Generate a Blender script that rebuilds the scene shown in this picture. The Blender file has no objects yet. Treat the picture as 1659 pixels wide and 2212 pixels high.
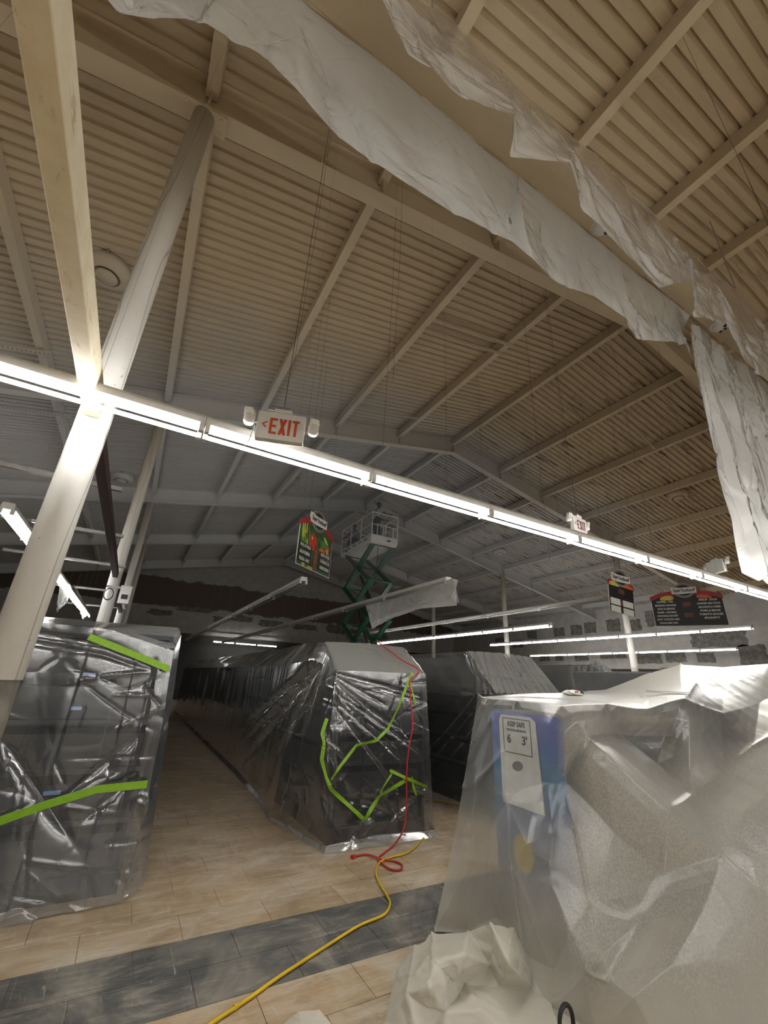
import bpy, bmesh, math, random
import numpy as np
from mathutils import Vector, Matrix, Euler, geometry

sc = bpy.context.scene
COL = sc.collection
random.seed(7)
RNG = np.random.default_rng(7)

# ---------------------------------------------------------------- camera
F_PX, CX, CY, CAM_H = 898.0, 829.5, 1106.0, 1.5
R = np.array([[0.8651801, -0.22351335, 0.44889327],
              [-0.49954486, -0.30597172, 0.81045434],
              [0.04379872, 0.9254313, 0.37637559]])      # rows: world X (across), Y (down the aisles), Z (up)
cam_d = bpy.data.cameras.new('camera')
cam = bpy.data.objects.new('camera', cam_d)
COL.objects.link(cam)
cam_d.sensor_fit = 'VERTICAL'
cam_d.sensor_height = 36.0
cam_d.lens = 36.0 * F_PX / 2212.0
cam_d.clip_start = 0.02
cam_d.clip_end = 200
M = Matrix(((R[0, 0], R[0, 1], -R[0, 2], 0), (R[1, 0], R[1, 1], -R[1, 2], 0), (R[2, 0], R[2, 1], -R[2, 2], CAM_H), (0, 0, 0, 1)))
cam.matrix_world = M
sc.camera = cam

# ---------------------------------------------------------------- world, exposure
world = bpy.data.worlds.new('world')
sc.world = world
world.use_nodes = True
world.node_tree.nodes['Background'].inputs['Color'].default_value = (0.8, 0.85, 0.9, 1)
world.node_tree.nodes['Background'].inputs['Strength'].default_value = 0.02
sc.view_settings.view_transform = 'Standard'
sc.view_settings.look = 'None'
sc.view_settings.gamma = 1.0
sc.view_settings.exposure = 0.72
sc.view_settings.use_curve_mapping = False
try:
    sc.cycles.transparent_max_bounces = 16
    sc.cycles.max_bounces = 6
    sc.cycles.diffuse_bounces = 4
    sc.cycles.glossy_bounces = 2
    sc.cycles.transmission_bounces = 3
    sc.cycles.adaptive_threshold = 0.065
    sc.cycles.use_light_tree = False
    sc.cycles.caustics_reflective = False
    sc.cycles.caustics_refractive = False
except Exception:
    pass
TUBE_STRENGTH = 34.0          # lamps over the aisles
NEAR_STRENGTH = 34.0          # the cross row in the front of the store


# ---------------------------------------------------------------- helpers
def ray(px, py):
    return R @ np.array([px - CX, -(py - CY), F_PX])


def at(px, py, ax, val):
    """The point of the room seen at a photo position, on the plane where axis ax equals val."""
    v = ray(px, py)
    i = 'XYZ'.index(ax)
    o = np.array([0, 0, CAM_H])
    return o + v * ((val - o[i]) / v[i])


class MB:
    def __init__(s):
        s.v, s.f = [], []

    def add(s, vs, fs):
        o = len(s.v)
        s.v += [tuple(map(float, p)) for p in vs]
        s.f += [tuple(i + o for i in f) for f in fs]
        return s

    def box(s, lo, hi, m=None):
        x0, y0, z0 = lo
        x1, y1, z1 = hi
        vs = [(x0, y0, z0), (x1, y0, z0), (x1, y1, z0), (x0, y1, z0), (x0, y0, z1), (x1, y0, z1), (x1, y1, z1), (x0, y1, z1)]
        if m is not None:
            vs = [tuple(m @ Vector(p)) for p in vs]
        return s.add(vs, [(0, 3, 2, 1), (4, 5, 6, 7), (0, 1, 5, 4), (1, 2, 6, 5), (2, 3, 7, 6), (3, 0, 4, 7)])

    def bar(s, a, b, w, h, up=(0, 0, 1)):
        a, b = Vector(a), Vector(b)
        d = b - a
        L = d.length
        y = d.normalized()
        x = y.cross(Vector(up)).normalized()
        z = x.cross(y)
        m = Matrix(((x.x, y.x, z.x, a.x), (x.y, y.y, z.y, a.y), (x.z, y.z, z.z, a.z), (0, 0, 0, 1)))
        return s.box((-w / 2, 0, -h / 2), (w / 2, L, h / 2), m)

    def tube(s, pts, r, n=8, caps=True):
        pts = [Vector(p) for p in pts]
        rs = r if hasattr(r, '__len__') else [r] * len(pts)
        vs, fs = [], []
        ref = None
        for i, p in enumerate(pts):
            d = (pts[min(i + 1, len(pts) - 1)] - pts[max(i - 1, 0)])
            d = d.normalized() if d.length > 1e-9 else Vector((0, 0, 1))
            if ref is None:
                ref = Vector((0, 0, 1)) if abs(d.z) < 0.9 else Vector((1, 0, 0))
            x = (ref - d * ref.dot(d)).normalized()
            y = d.cross(x)
            ref = x
            for k in range(n):
                a = 2 * math.pi * k / n
                vs.append(p + (x * math.cos(a) + y * math.sin(a)) * rs[i])
        for i in range(len(pts) - 1):
            for k in range(n):
                k2 = (k + 1) % n
                fs.append((i * n + k, i * n + k2, (i + 1) * n + k2, (i + 1) * n + k))
        if caps:
            fs.append(tuple(range(n))[::-1])
            fs.append(tuple((len(pts) - 1) * n + k for k in range(n)))
        return s.add(vs, fs)

    def lathe(s, prof, n=24, c=(0, 0, 0)):
        vs, fs = [], []
        for (r, z) in prof:
            for k in range(n):
                a = 2 * math.pi * k / n
                vs.append((c[0] + r * math.cos(a), c[1] + r * math.sin(a), c[2] + z))
        for i in range(len(prof) - 1):
            for k in range(n):
                k2 = (k + 1) % n
                fs.append((i * n + k, i * n + k2, (i + 1) * n + k2, (i + 1) * n + k))
        fs.append(tuple(range(n))[::-1])
        fs.append(tuple((len(prof) - 1) * n + k for k in range(n)))
        return s.add(vs, fs)

    def prism(s, poly, axis, a, b):
        """poly: 2-D outline, extruded along axis from a to b."""
        n = len(poly)
        def mk(p, t):
            return {'X': (t, p[0], p[1]), 'Y': (p[0], t, p[1]), 'Z': (p[0], p[1], t)}[axis]
        vs = [mk(p, a) for p in poly] + [mk(p, b) for p in poly]
        fs = [tuple(range(n))[::-1], tuple(range(n, 2 * n))] + [(i, (i + 1) % n, n + (i + 1) % n, n + i) for i in range(n)]
        return s.add(vs, fs)

    def data(s, name, mat, smooth=False):
        me = bpy.data.meshes.new(name)
        me.from_pydata(s.v, [], s.f)
        bm = bmesh.new()
        bm.from_mesh(me)
        bmesh.ops.recalc_face_normals(bm, faces=bm.faces)
        bm.to_mesh(me)
        bm.free()
        if mat:
            me.materials.append(mat)
        if smooth:
            me.polygons.foreach_set('use_smooth', [True] * len(me.polygons))
        me.update()
        return me


def wloc(o):
    p = Vector((0, 0, 0))
    while o is not None:
        p = p + o.location
        o = o.parent
    return p


def obj(name, mb, mat, parent=None, smooth=False, world=True, loc=None, rot=None, bevel=0):
    """Links mb (or mesh data) as one object. With world=True the vertices are given in room coordinates."""
    me = mb if isinstance(mb, bpy.types.Mesh) else mb.data(name, mat, smooth)
    if parent is not None and world and not isinstance(mb, bpy.types.Mesh):
        me.transform(Matrix.Translation(-wloc(parent)))
    o = bpy.data.objects.new(name, me)
    COL.objects.link(o)
    if parent is not None:
        o.parent = parent
    if loc is not None:
        o.location = loc
    if rot is not None:
        o.rotation_euler = rot
    if bevel:
        b = o.modifiers.new('bevel', 'BEVEL')
        b.width = bevel
        b.segments = 2
        b.limit_method = 'ANGLE'
    return o


def tag(o, label=None, cat=None, group=None, kind=None):
    if label: o['label'] = label
    if cat: o['category'] = cat
    if group: o['group'] = group
    if kind: o['kind'] = kind
    return o


def thing(name, loc, label, cat, group=None, rot=None):
    o = bpy.data.objects.new(name, None)
    o.empty_display_size = 0.1
    COL.objects.link(o)
    o.location = loc
    if rot is not None:
        o.rotation_euler = rot
    return tag(o, label, cat, group)


def struct(name, loc=(0, 0, 0)):
    o = bpy.data.objects.new(name, None)
    COL.objects.link(o)
    o.location = loc
    o['kind'] = 'structure'
    return o


def copy_tree(o, parent=None):
    c = o.copy()
    COL.objects.link(c)
    c.parent = parent
    for ch in list(o.children):
        copy_tree(ch, c)
    return c


# ---------------------------------------------------------------- vector noise for modelling
_PT = RNG.random((256, 256))


def vnoise(x, y):
    x, y = np.asarray(x, float), np.asarray(y, float)
    xi, yi = np.floor(x).astype(int), np.floor(y).astype(int)
    fx, fy = x - xi, y - yi
    fx, fy = fx * fx * (3 - 2 * fx), fy * fy * (3 - 2 * fy)
    g = lambda a, b: _PT[a % 256, b % 256]
    return (g(xi, yi) * (1 - fx) + g(xi + 1, yi) * fx) * (1 - fy) + (g(xi, yi + 1) * (1 - fx) + g(xi + 1, yi + 1) * fx) * fy - 0.5


def fbm(x, y, o=3):
    return sum(vnoise(x * 2 ** i + 17 * i, y * 2 ** i + 31 * i) / 2 ** i for i in range(o))


def crease_field(S, T, segs):
    """Sharp tension folds: each (s0, t0, s1, t1, width, height) is a ridge that fades to its ends."""
    D = np.zeros_like(S)
    for (s0, t0, s1, t1, w, a) in segs:
        dx, dy = s1 - s0, t1 - t0
        L = math.hypot(dx, dy) + 1e-9
        u = ((S - s0) * dx + (T - t0) * dy) / L
        d = np.abs((S - s0) * dy - (T - t0) * dx) / L
        k = np.clip(u / (0.12 * L), 0, 1) * np.clip((L - u) / (0.45 * L), 0, 1)
        wl = w * (0.5 + 0.9 * np.clip(u / L, 0, 1))
        D += a * k * np.exp(-d / wl)
    return D


def rand_creases(n, s0, s1, t0, t1, ang, spread, lmin, lmax, w, a, seed):
    g = np.random.default_rng(seed)
    out = []
    for _ in range(n):
        s, t = g.uniform(s0, s1), g.uniform(t0, t1)
        th = math.radians(g.normal(ang, spread))
        L = g.uniform(lmin, lmax)
        out.append((s, t, s + L * math.cos(th), t + L * math.sin(th), w * g.uniform(.5, 1.5), a * g.uniform(.3, 1) * (1 if g.random() < .75 else -1)))
    return out


def grid_mesh(name, G, mat, smooth=True):
    nv, nu = G.shape[:2]
    me = bpy.data.meshes.new(name)
    idx = np.arange(nv * nu).reshape(nv, nu)
    q = np.stack([idx[:-1, :-1], idx[:-1, 1:], idx[1:, 1:], idx[1:, :-1]], -1).reshape(-1, 4)
    me.from_pydata(G.reshape(-1, 3).tolist(), [], q.tolist())
    if smooth:
        me.polygons.foreach_set('use_smooth', [True] * len(me.polygons))
    me.materials.append(mat)
    me.update()
    return me


def relax(G, n, keep=True):
    for _ in range(n):
        H = G.copy()
        H[1:-1, 1:-1] = (G[:-2, 1:-1] + G[2:, 1:-1] + G[1:-1, :-2] + G[1:-1, 2:]) / 4
        H[0, 1:-1] = (G[0, :-2] + G[0, 2:] + 2 * G[0, 1:-1]) / 4
        H[-1, 1:-1] = (G[-1, :-2] + G[-1, 2:] + 2 * G[-1, 1:-1]) / 4
        G = G * .4 + H * .6
    return G


def loft(rows, nu, nv, disp=None, smooth_n=2, focus=None):
    """Sheet through several outlines (rows of equal point count), displaced along its normal by disp(s, t)."""
    rows = [np.array(r, float) for r in rows]
    # common parameter along the rows from the mean length
    L = np.mean([np.r_[0, np.cumsum(np.linalg.norm(np.diff(r, axis=0), axis=1))] for r in rows], 0)
    u = np.linspace(0, L[-1], nu)
    if focus:                         # finer where the camera sees the sheet close up
        a, b, k = focus
        n1 = int(nu * k)
        u = np.unique(np.r_[np.linspace(a, b, n1), np.linspace(0, L[-1], nu - n1)])
    u = np.unique(np.r_[u, L]) if len(L) < 30 else u
    RR = [np.stack([np.interp(u, L, r[:, k]) for k in range(3)], 1) for r in rows]
    T = np.r_[0, np.cumsum([np.mean(np.linalg.norm(RR[i + 1] - RR[i], axis=1)) for i in range(len(RR) - 1)])]
    v = np.unique(np.r_[np.linspace(0, T[-1], nv), T])
    A = np.stack(RR)
    G = np.zeros((len(v), len(u), 3))
    for j, t in enumerate(v):
        i = min(np.searchsorted(T, t, side='right') - 1, len(T) - 2)
        k = (t - T[i]) / max(T[i + 1] - T[i], 1e-9)
        G[j] = A[i] * (1 - k) + A[i + 1] * k
    if not focus:
        G = relax(G, smooth_n)
    if disp is not None:
        S, TT = np.meshgrid(u, v)
        N = np.cross(np.gradient(G, axis=1), np.gradient(G, axis=0))
        N /= np.linalg.norm(N, axis=2, keepdims=True) + 1e-9
        G = G + N * disp(S, TT)[..., None]
    return G


# ---------------------------------------------------------------- materials
def new_mat(name):
    m = bpy.data.materials.new(name)
    m.use_nodes = True
    nt = m.node_tree
    nt.nodes.clear()
    out = nt.nodes.new('ShaderNodeOutputMaterial')
    return m, nt, out


def N(nt, typ, **kw):
    n = nt.nodes.new('ShaderNode' + typ)
    for k, v in kw.items():
        if k in n.inputs:
            s = n.inputs[k]
            if isinstance(v, bpy.types.NodeSocket):
                nt.links.new(v, s)
            else:
                s.default_value = v
        else:
            setattr(n, k, v)
    return n


def c4(c):
    return (c[0], c[1], c[2], 1.0)


def coords(nt, scale=(1, 1, 1), kind='Position', rot=(0, 0, 0)):
    if kind == 'Position':
        src = N(nt, 'NewGeometry').outputs['Position']
    else:
        src = N(nt, 'TexCoord').outputs[kind]
    mp = N(nt, 'Mapping', Scale=scale, Rotation=rot)
    nt.links.new(src, mp.inputs['Vector'])
    return mp.outputs['Vector']


def noise(nt, vec, scale=5, detail=4, rough=.55, dist=0.0):
    return N(nt, 'TexNoise', Vector=vec, Scale=scale, Detail=detail, Roughness=rough, Distortion=dist).outputs['Fac']


def ramp(nt, fac, stops):
    r = nt.nodes.new('ShaderNodeValToRGB')
    e = r.color_ramp.elements
    while len(e) < len(stops):
        e.new(0.5)
    for i, (p, c) in enumerate(stops):
        e[i].position = p
        e[i].color = c4(c) if hasattr(c, '__len__') else (c, c, c, 1)
    nt.links.new(fac, r.inputs['Fac'])
    return r.outputs['Color']


def mixc(nt, fac, a, b, mode='MIX'):
    m = nt.nodes.new('ShaderNodeMix')
    m.data_type = 'RGBA'
    m.blend_type = mode
    for s, v in ((m.inputs[0], fac), (m.inputs[6], a), (m.inputs[7], b)):
        if isinstance(v, bpy.types.NodeSocket):
            nt.links.new(v, s)
        else:
            s.default_value = c4(v) if hasattr(v, '__len__') else v
    return m.outputs[2]


def math_n(nt, op, a, b=0.0, clamp=False):
    m = nt.nodes.new('ShaderNodeMath')
    m.operation = op
    m.use_clamp = clamp
    for s, v in ((m.inputs[0], a), (m.inputs[1], b)):
        if isinstance(v, bpy.types.NodeSocket):
            nt.links.new(v, s)
        else:
            s.default_value = v
    return m.outputs[0]


def sepxyz(nt, vec):
    s = nt.nodes.new('ShaderNodeSeparateXYZ')
    nt.links.new(vec, s.inputs[0])
    return s.outputs


def bump(nt, h, strength=.3, dist=.01, normal=None):
    b = N(nt, 'Bump', Height=h, Strength=strength, Distance=dist)
    if normal is not None:
        nt.links.new(normal, b.inputs['Normal'])
    return b.outputs['Normal']


def principled(nt, out, color, rough=.6, metal=0.0, normal=None, **kw):
    p = N(nt, 'BsdfPrincipled', Roughness=rough, Metallic=metal)
    if isinstance(color, bpy.types.NodeSocket):
        nt.links.new(color, p.inputs['Base Color'])
    else:
        p.inputs['Base Color'].default_value = c4(color)
    if normal is not None:
        nt.links.new(normal, p.inputs['Normal'])
    for k, v in kw.items():
        p.inputs[k].default_value = v
    nt.links.new(p.outputs[0], out.inputs['Surface'])
    return p


def plain(name, color, rough=.6, metal=0.0, var=.12, scale=9, bmp=.05, **kw):
    """Slightly uneven painted, plastic or metal surface."""
    m, nt, out = new_mat(name)
    n = noise(nt, coords(nt), scale, 5)
    d = tuple(max(0, c * (1 - var)) for c in color)
    l = tuple(min(1, c * (1 + var)) for c in color)
    principled(nt, out, ramp(nt, n, [(.3, d), (.7, l)]), rough, metal, bump(nt, n, bmp, .01) if bmp else None, **kw)
    return m


def emit(name, color, strength):
    m, nt, out = new_mat(name)
    e = N(nt, 'Emission', Color=c4(color), Strength=strength)
    nt.links.new(e.outputs[0], out.inputs['Surface'])
    return m


def mat_roof(name, tan, grey, dirt=.5, rust=True):
    """Old tan paint that gives way to the new grey-white coat where the painters have been."""
    m, nt, out = new_mat(name)
    pos = coords(nt)
    x, y, z = sepxyz(nt, pos)
    edge = noise(nt, coords(nt, (.25, .25, .25)), 1.0, 3)
    # new coat reaches nearer to the front on the low side of the roof
    t = math_n(nt, 'ADD', y, math_n(nt, 'MULTIPLY', math_n(nt, 'SUBTRACT', x, 4.0), -.08))
    t = math_n(nt, 'ADD', t, math_n(nt, 'MULTIPLY', math_n(nt, 'SUBTRACT', edge, .5), 5.0))
    mr = N(nt, 'MapRange', Value=t)
    mr.interpolation_type = 'SMOOTHSTEP'
    mr.inputs[1].default_value = 5.0
    mr.inputs[2].default_value = 10.5
    col = mixc(nt, mr.outputs[0], tan, grey)
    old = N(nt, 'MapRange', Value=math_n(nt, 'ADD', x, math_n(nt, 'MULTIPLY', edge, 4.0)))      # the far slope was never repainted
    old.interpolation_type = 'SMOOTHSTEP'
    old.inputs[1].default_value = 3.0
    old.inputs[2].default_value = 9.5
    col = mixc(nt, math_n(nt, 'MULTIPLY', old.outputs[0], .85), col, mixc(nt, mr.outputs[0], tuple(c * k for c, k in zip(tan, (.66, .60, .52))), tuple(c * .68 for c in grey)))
    sp = noise(nt, coords(nt, (1, 1, 1)), 26, 3, .6)
    col = mixc(nt, ramp(nt, sp, [(.62, 0), (.72, .35 * dirt)]), col, (.16, .12, .08))
    st = noise(nt, coords(nt, (.5, 5, .5)), 2.0, 5, .62)
    col = mixc(nt, ramp(nt, st, [(.5, 0), (.75, .5 * dirt)]), col, (.24, .18, .12))
    if rust:
        rn = noise(nt, coords(nt, (.6, 5.0, .6)), 1.6, 7, .75)
        far = N(nt, 'MapRange', Value=x)
        far.inputs[1].default_value = 5.0
        far.inputs[2].default_value = 10.0
        k = math_n(nt, 'MULTIPLY', ramp(nt, rn, [(.53, 0), (.62, .85)]), far.outputs[0])
        col = mixc(nt, k, col, (.10, .06, .035))
    principled(nt, out, col, .72, 0, bump(nt, sp, .08, .01))
    return m


MAT = {}
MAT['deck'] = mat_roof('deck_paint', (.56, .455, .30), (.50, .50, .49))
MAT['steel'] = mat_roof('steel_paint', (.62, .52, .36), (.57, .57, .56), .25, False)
MAT['white_metal'] = plain('white_enamel', (.78, .77, .74), .42, 0, .06, 14, .03)
MAT['white_plastic'] = plain('white_plastic', (.74, .73, .69), .5, 0, .08, 20, .04)
MAT['charcoal'] = plain('charcoal_metal', (.035, .037, .042), .45, .0, .2, 6, .03)
MAT['black'] = plain('black_rubber', (.012, .012, .013), .5, 0, .2, 8, .02)
MAT['galv'] = plain('galvanised_steel', (.36, .36, .35), .45, .6, .15, 12, .05)
MAT['brown_paint'] = plain('brown_paint', (.055, .028, .022), .5, 0, .2, 7, .05)
MAT['tube_near'] = emit('lit_tube_near', (1.0, .98, .935), NEAR_STRENGTH)
MAT['tube'] = emit('lit_tube_far', (1.0, .985, .95), TUBE_STRENGTH)
MAT['tube_off'] = plain('unlit_tube', (.42, .42, .41), .3, 0, .05)
MAT['green'] = plain('green_lift_paint', (.008, .072, .034), .45, 0, .2, 5, .03)
MAT['red'] = plain('red_print', (.5, .03, .035), .5, 0, .1)
MAT['orange_red'] = plain('exit_lettering', (.62, .085, .03), .5, 0, .06)


def mat_column():
    m, nt, out = new_mat('column_paint')
    pos = coords(nt)
    x, y, z = sepxyz(nt, pos)
    w = N(nt, 'TexWave', Vector=coords(nt, (1, 1, .12)), Scale=2.1, Distortion=7.0, Detail=3.0)
    crack = ramp(nt, w.outputs['Fac'], [(.0, 1), (.012, 0)])
    n = noise(nt, coords(nt, (1, 1, .4)), 6, 5)
    col = ramp(nt, n, [(.3, (.80, .79, .75)), (.7, (.88, .875, .845))])
    hi = N(nt, 'MapRange', Value=z)
    hi.inputs[1].default_value = 3.2
    hi.inputs[2].default_value = 6.5
    col = mixc(nt, hi.outputs[0], col, (.56, .50, .40))
    sp = noise(nt, coords(nt), 42, 2)
    col = mixc(nt, ramp(nt, sp, [(.7, 0), (.74, .6)]), col, (.25, .22, .17))
    col = mixc(nt, math_n(nt, 'MULTIPLY', crack, .55), col, (.22, .19, .15))
    principled(nt, out, col, .55, 0, bump(nt, crack, -.4, .004))
    return m


def mat_beam():
    m, nt, out = new_mat('yellowed_beam_paint')
    n = noise(nt, coords(nt), 7, 6, .65)
    col = ramp(nt, n, [(.35, (.80, .70, .48)), (.6, (.88, .80, .60))])
    sp = noise(nt, coords(nt, (1, .35, 1)), 16, 5, .7)
    col = mixc(nt, ramp(nt, sp, [(.58, 0), (.68, .55)]), col, (.30, .22, .09))
    principled(nt, out, col, .6, 0, bump(nt, n, .1, .01))
    return m


def mat_floor(name, a, b, dust=.5):
    m, nt, out = new_mat(name)
    info = N(nt, 'ObjectInfo')
    v = coords(nt, (1.2, 7, 1))
    g = noise(nt, v, 5.0, 7, .62, .4)
    col = ramp(nt, g, [(.3, a), (.7, b)])
    rnd = ramp(nt, info.outputs['Random'], [(0, .90), (1, 1.06)])
    col = mixc(nt, 1.0, col, rnd, 'MULTIPLY')
    # plaster dust, dragged about
    sw = noise(nt, coords(nt, (1, 1, 1), rot=(0, 0, .5)), 1.3, 8, .68, 1.6)
    sw2 = noise(nt, coords(nt, (.7, 3.5, 1), rot=(0, 0, -.7)), 3.0, 8, .72, .6)
    d = math_n(nt, 'ADD', math_n(nt, 'MULTIPLY', ramp(nt, sw, [(.46, 0), (.66, 1.0)]), dust), math_n(nt, 'MULTIPLY', ramp(nt, sw2, [(.5, 0), (.66, .9)]), dust))
    gr = noise(nt, coords(nt, (1, .8, 1), rot=(0, 0, .9)), .9, 7, .65, 1.0)
    col = mixc(nt, ramp(nt, gr, [(.46, 0), (.7, .6)]), col, tuple(c * .42 for c in a))
    col = mixc(nt, math_n(nt, 'MINIMUM', d, .8), col, (.60, .54, .45))
    sc_ = noise(nt, coords(nt, (14, 1.0, 1), rot=(0, 0, 1.1)), 3.0, 3, .6, 1.0)
    col = mixc(nt, ramp(nt, sc_, [(.66, 0), (.70, .35)]), col, (.62, .58, .5))
    principled(nt, out, col, ramp(nt, g, [(.3, .42), (.7, .6)]), 0, bump(nt, g, .05, .004))
    return m


MAT['column'] = mat_column()
MAT['beam'] = mat_beam()
MAT['tile_tan'] = mat_floor('tan_vinyl', (.34, .245, .145), (.47, .36, .235), .6)
MAT['tile_grey'] = mat_floor('grey_vinyl', (.066, .067, .066), (.11, .112, .108), .3)
MAT['joint'] = plain('floor_joint', (.16, .12, .08), .8)


def mat_wall(name, lo, hi):
    """White block wall, brown raw band between heights lo and hi with ragged paint edges, patched spots."""
    m, nt, out = new_mat(name)
    x, y, z = sepxyz(nt, coords(nt))
    n = noise(nt, coords(nt, (.6, .6, 1)), 1.2, 6, .7)
    zz = math_n(nt, 'ADD', z, math_n(nt, 'MULTIPLY', math_n(nt, 'SUBTRACT', n, .5), .9))
    white = ramp(nt, noise(nt, coords(nt), 3, 5), [(.3, (.34, .335, .32)), (.7, (.44, .43, .41))])
    k1 = N(nt, 'MapRange', Value=zz)
    k1.inputs[1].default_value = lo
    k1.inputs[2].default_value = lo + .04
    k2 = N(nt, 'MapRange', Value=zz)
    k2.inputs[1].default_value = hi
    k2.inputs[2].default_value = hi - .04
    k = math_n(nt, 'MULTIPLY', k1.outputs[0], k2.outputs[0])
    col = mixc(nt, k, white, (.125, .098, .077))
    principled(nt, out, col, .85, 0, bump(nt, n, .1, .02))
    return m


MAT['wall_back'] = mat_wall('wall_back_paint', 5.0, 6.6)
MAT['wall'] = mat_wall('wall_paint', 30, 31)
MAT['wall_dark'] = plain('dark_wall_base', (.03, .028, .026), .8)
MAT['patch'] = plain('raw_patch', (.15, .145, .135), .85, 0, .45, 5, .1)


def mat_plastic(name, clear, tint, dust=.3, rough=.22, wr=.5, wscale=9.0, trans=.45, dust_col=(.60, .56, .48), top_dust=0.0, spec=.55, crump=.5, low_dust=0.0, front_dust=0.0, up0=.15):
    """Thin polythene film: lets much of the light straight through, scatters the rest, shines along its folds."""
    m, nt, out = new_mat(name)
    pos = coords(nt)
    n1 = noise(nt, pos, wscale, 4, .5, 1.2)
    n2 = noise(nt, coords(nt, (1, 1, .6)), wscale * .35, 3, .5, 2.2)
    wv = N(nt, 'TexVoronoi', Scale=wscale * crump)
    wv.feature = 'DISTANCE_TO_EDGE'
    dv = N(nt, 'TexNoise', Vector=pos, Scale=wscale * .6, Detail=2.0)
    va = nt.nodes.new('ShaderNodeVectorMath')
    va.operation = 'MULTIPLY_ADD'
    nt.links.new(dv.outputs['Color'], va.inputs[0])
    va.inputs[1].default_value = (.25, .25, .25)
    nt.links.new(pos, va.inputs[2])
    nt.links.new(va.outputs[0], wv.inputs['Vector'])
    rid = ramp(nt, wv.outputs['Distance'], [(0, 0), (.05, .55), (.3, 1)])
    h = math_n(nt, 'ADD', math_n(nt, 'MULTIPLY', n1, .5), math_n(nt, 'MULTIPLY', rid, .5))
    nrm = bump(nt, h, wr, .012)
    lw = N(nt, 'LayerWeight', Blend=.35)
    nt.links.new(nrm, lw.inputs['Normal'])
    face = lw.outputs['Facing']
    dn = noise(nt, coords(nt, (1, 1, .5)), 2.2, 7, .7, .5)
    fine = noise(nt, pos, 95, 2, .6)
    dmask = math_n(nt, 'MULTIPLY', ramp(nt, dn, [(.38, 0), (.68, 1)]), dust)
    dmask = math_n(nt, 'MULTIPLY', dmask, ramp(nt, fine, [(.35, .6), (.65, 1.2)]))
    if top_dust:
        nz = sepxyz(nt, N(nt, 'NewGeometry').outputs['Normal'])[2]
        up = N(nt, 'MapRange', Value=math_n(nt, 'ABSOLUTE', nz))
        up.inputs[1].default_value = up0
        up.inputs[2].default_value = .95
        dmask = math_n(nt, 'MAXIMUM', dmask, math_n(nt, 'MULTIPLY', up.outputs[0], top_dust))
    if low_dust:
        lz = N(nt, 'MapRange', Value=math_n(nt, 'ADD', sepxyz(nt, pos)[2], math_n(nt, 'MULTIPLY', dn, .5)))
        lz.inputs[1].default_value = 1.25
        lz.inputs[2].default_value = .35
        dmask = math_n(nt, 'MAXIMUM', dmask, math_n(nt, 'MULTIPLY', lz.outputs[0], low_dust))
    if front_dust:                    # the side towards the work has caught most of the dust
        fy = N(nt, 'MapRange', Value=math_n(nt, 'ADD', sepxyz(nt, pos)[1], math_n(nt, 'MULTIPLY', dn, .12)))
        fy.inputs[1].default_value = 2.10
        fy.inputs[2].default_value = 1.96
        k = math_n(nt, 'MULTIPLY', fy.outputs[0], math_n(nt, 'MULTIPLY', ramp(nt, fine, [(.38, .8), (.62, 1.1)]), front_dust))
        dmask = math_n(nt, 'MAXIMUM', dmask, k)
    body = math_n(nt, 'ADD', math_n(nt, 'SUBTRACT', 1.0, clear), math_n(nt, 'MULTIPLY', math_n(nt, 'POWER', face, 2.5), .55 * clear))
    op = math_n(nt, 'MINIMUM', math_n(nt, 'ADD', body, dmask), 1.0, True)
    col = mixc(nt, math_n(nt, 'MINIMUM', dmask, 1.0), tint, dust_col)
    dif = N(nt, 'BsdfDiffuse', Color=col)
    trl = N(nt, 'BsdfTranslucent', Color=col)
    nt.links.new(nrm, dif.inputs['Normal'])
    nt.links.new(nrm, trl.inputs['Normal'])
    ms = N(nt, 'MixShader', Fac=trans)
    nt.links.new(dif.outputs[0], ms.inputs[1])
    nt.links.new(trl.outputs[0], ms.inputs[2])
    tr = N(nt, 'BsdfTransparent', Color=(.94, .95, .95, 1))
    m2 = nt.nodes.new('ShaderNodeMixShader')
    nt.links.new(op, m2.inputs[0])
    nt.links.new(tr.outputs[0], m2.inputs[1])
    nt.links.new(ms.outputs[0], m2.inputs[2])
    gl = N(nt, 'BsdfGlossy', Color=(1, 1, 1, 1), Roughness=rough)
    nt.links.new(nrm, gl.inputs['Normal'])
    lw2 = N(nt, 'LayerWeight', Blend=.5)
    nt.links.new(nrm, lw2.inputs['Normal'])
    fres = math_n(nt, 'ADD', .05, math_n(nt, 'MULTIPLY', math_n(nt, 'POWER', lw2.outputs['Facing'], 4.0), .9))
    m3 = nt.nodes.new('ShaderNodeMixShader')
    nt.links.new(math_n(nt, 'MULTIPLY', fres, spec * 1.5, True), m3.inputs[0])
    nt.links.new(m2.outputs[0], m3.inputs[1])
    nt.links.new(gl.outputs[0], m3.inputs[2])
    nt.links.new(m3.outputs[0], out.inputs['Surface'])
    return m


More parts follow.
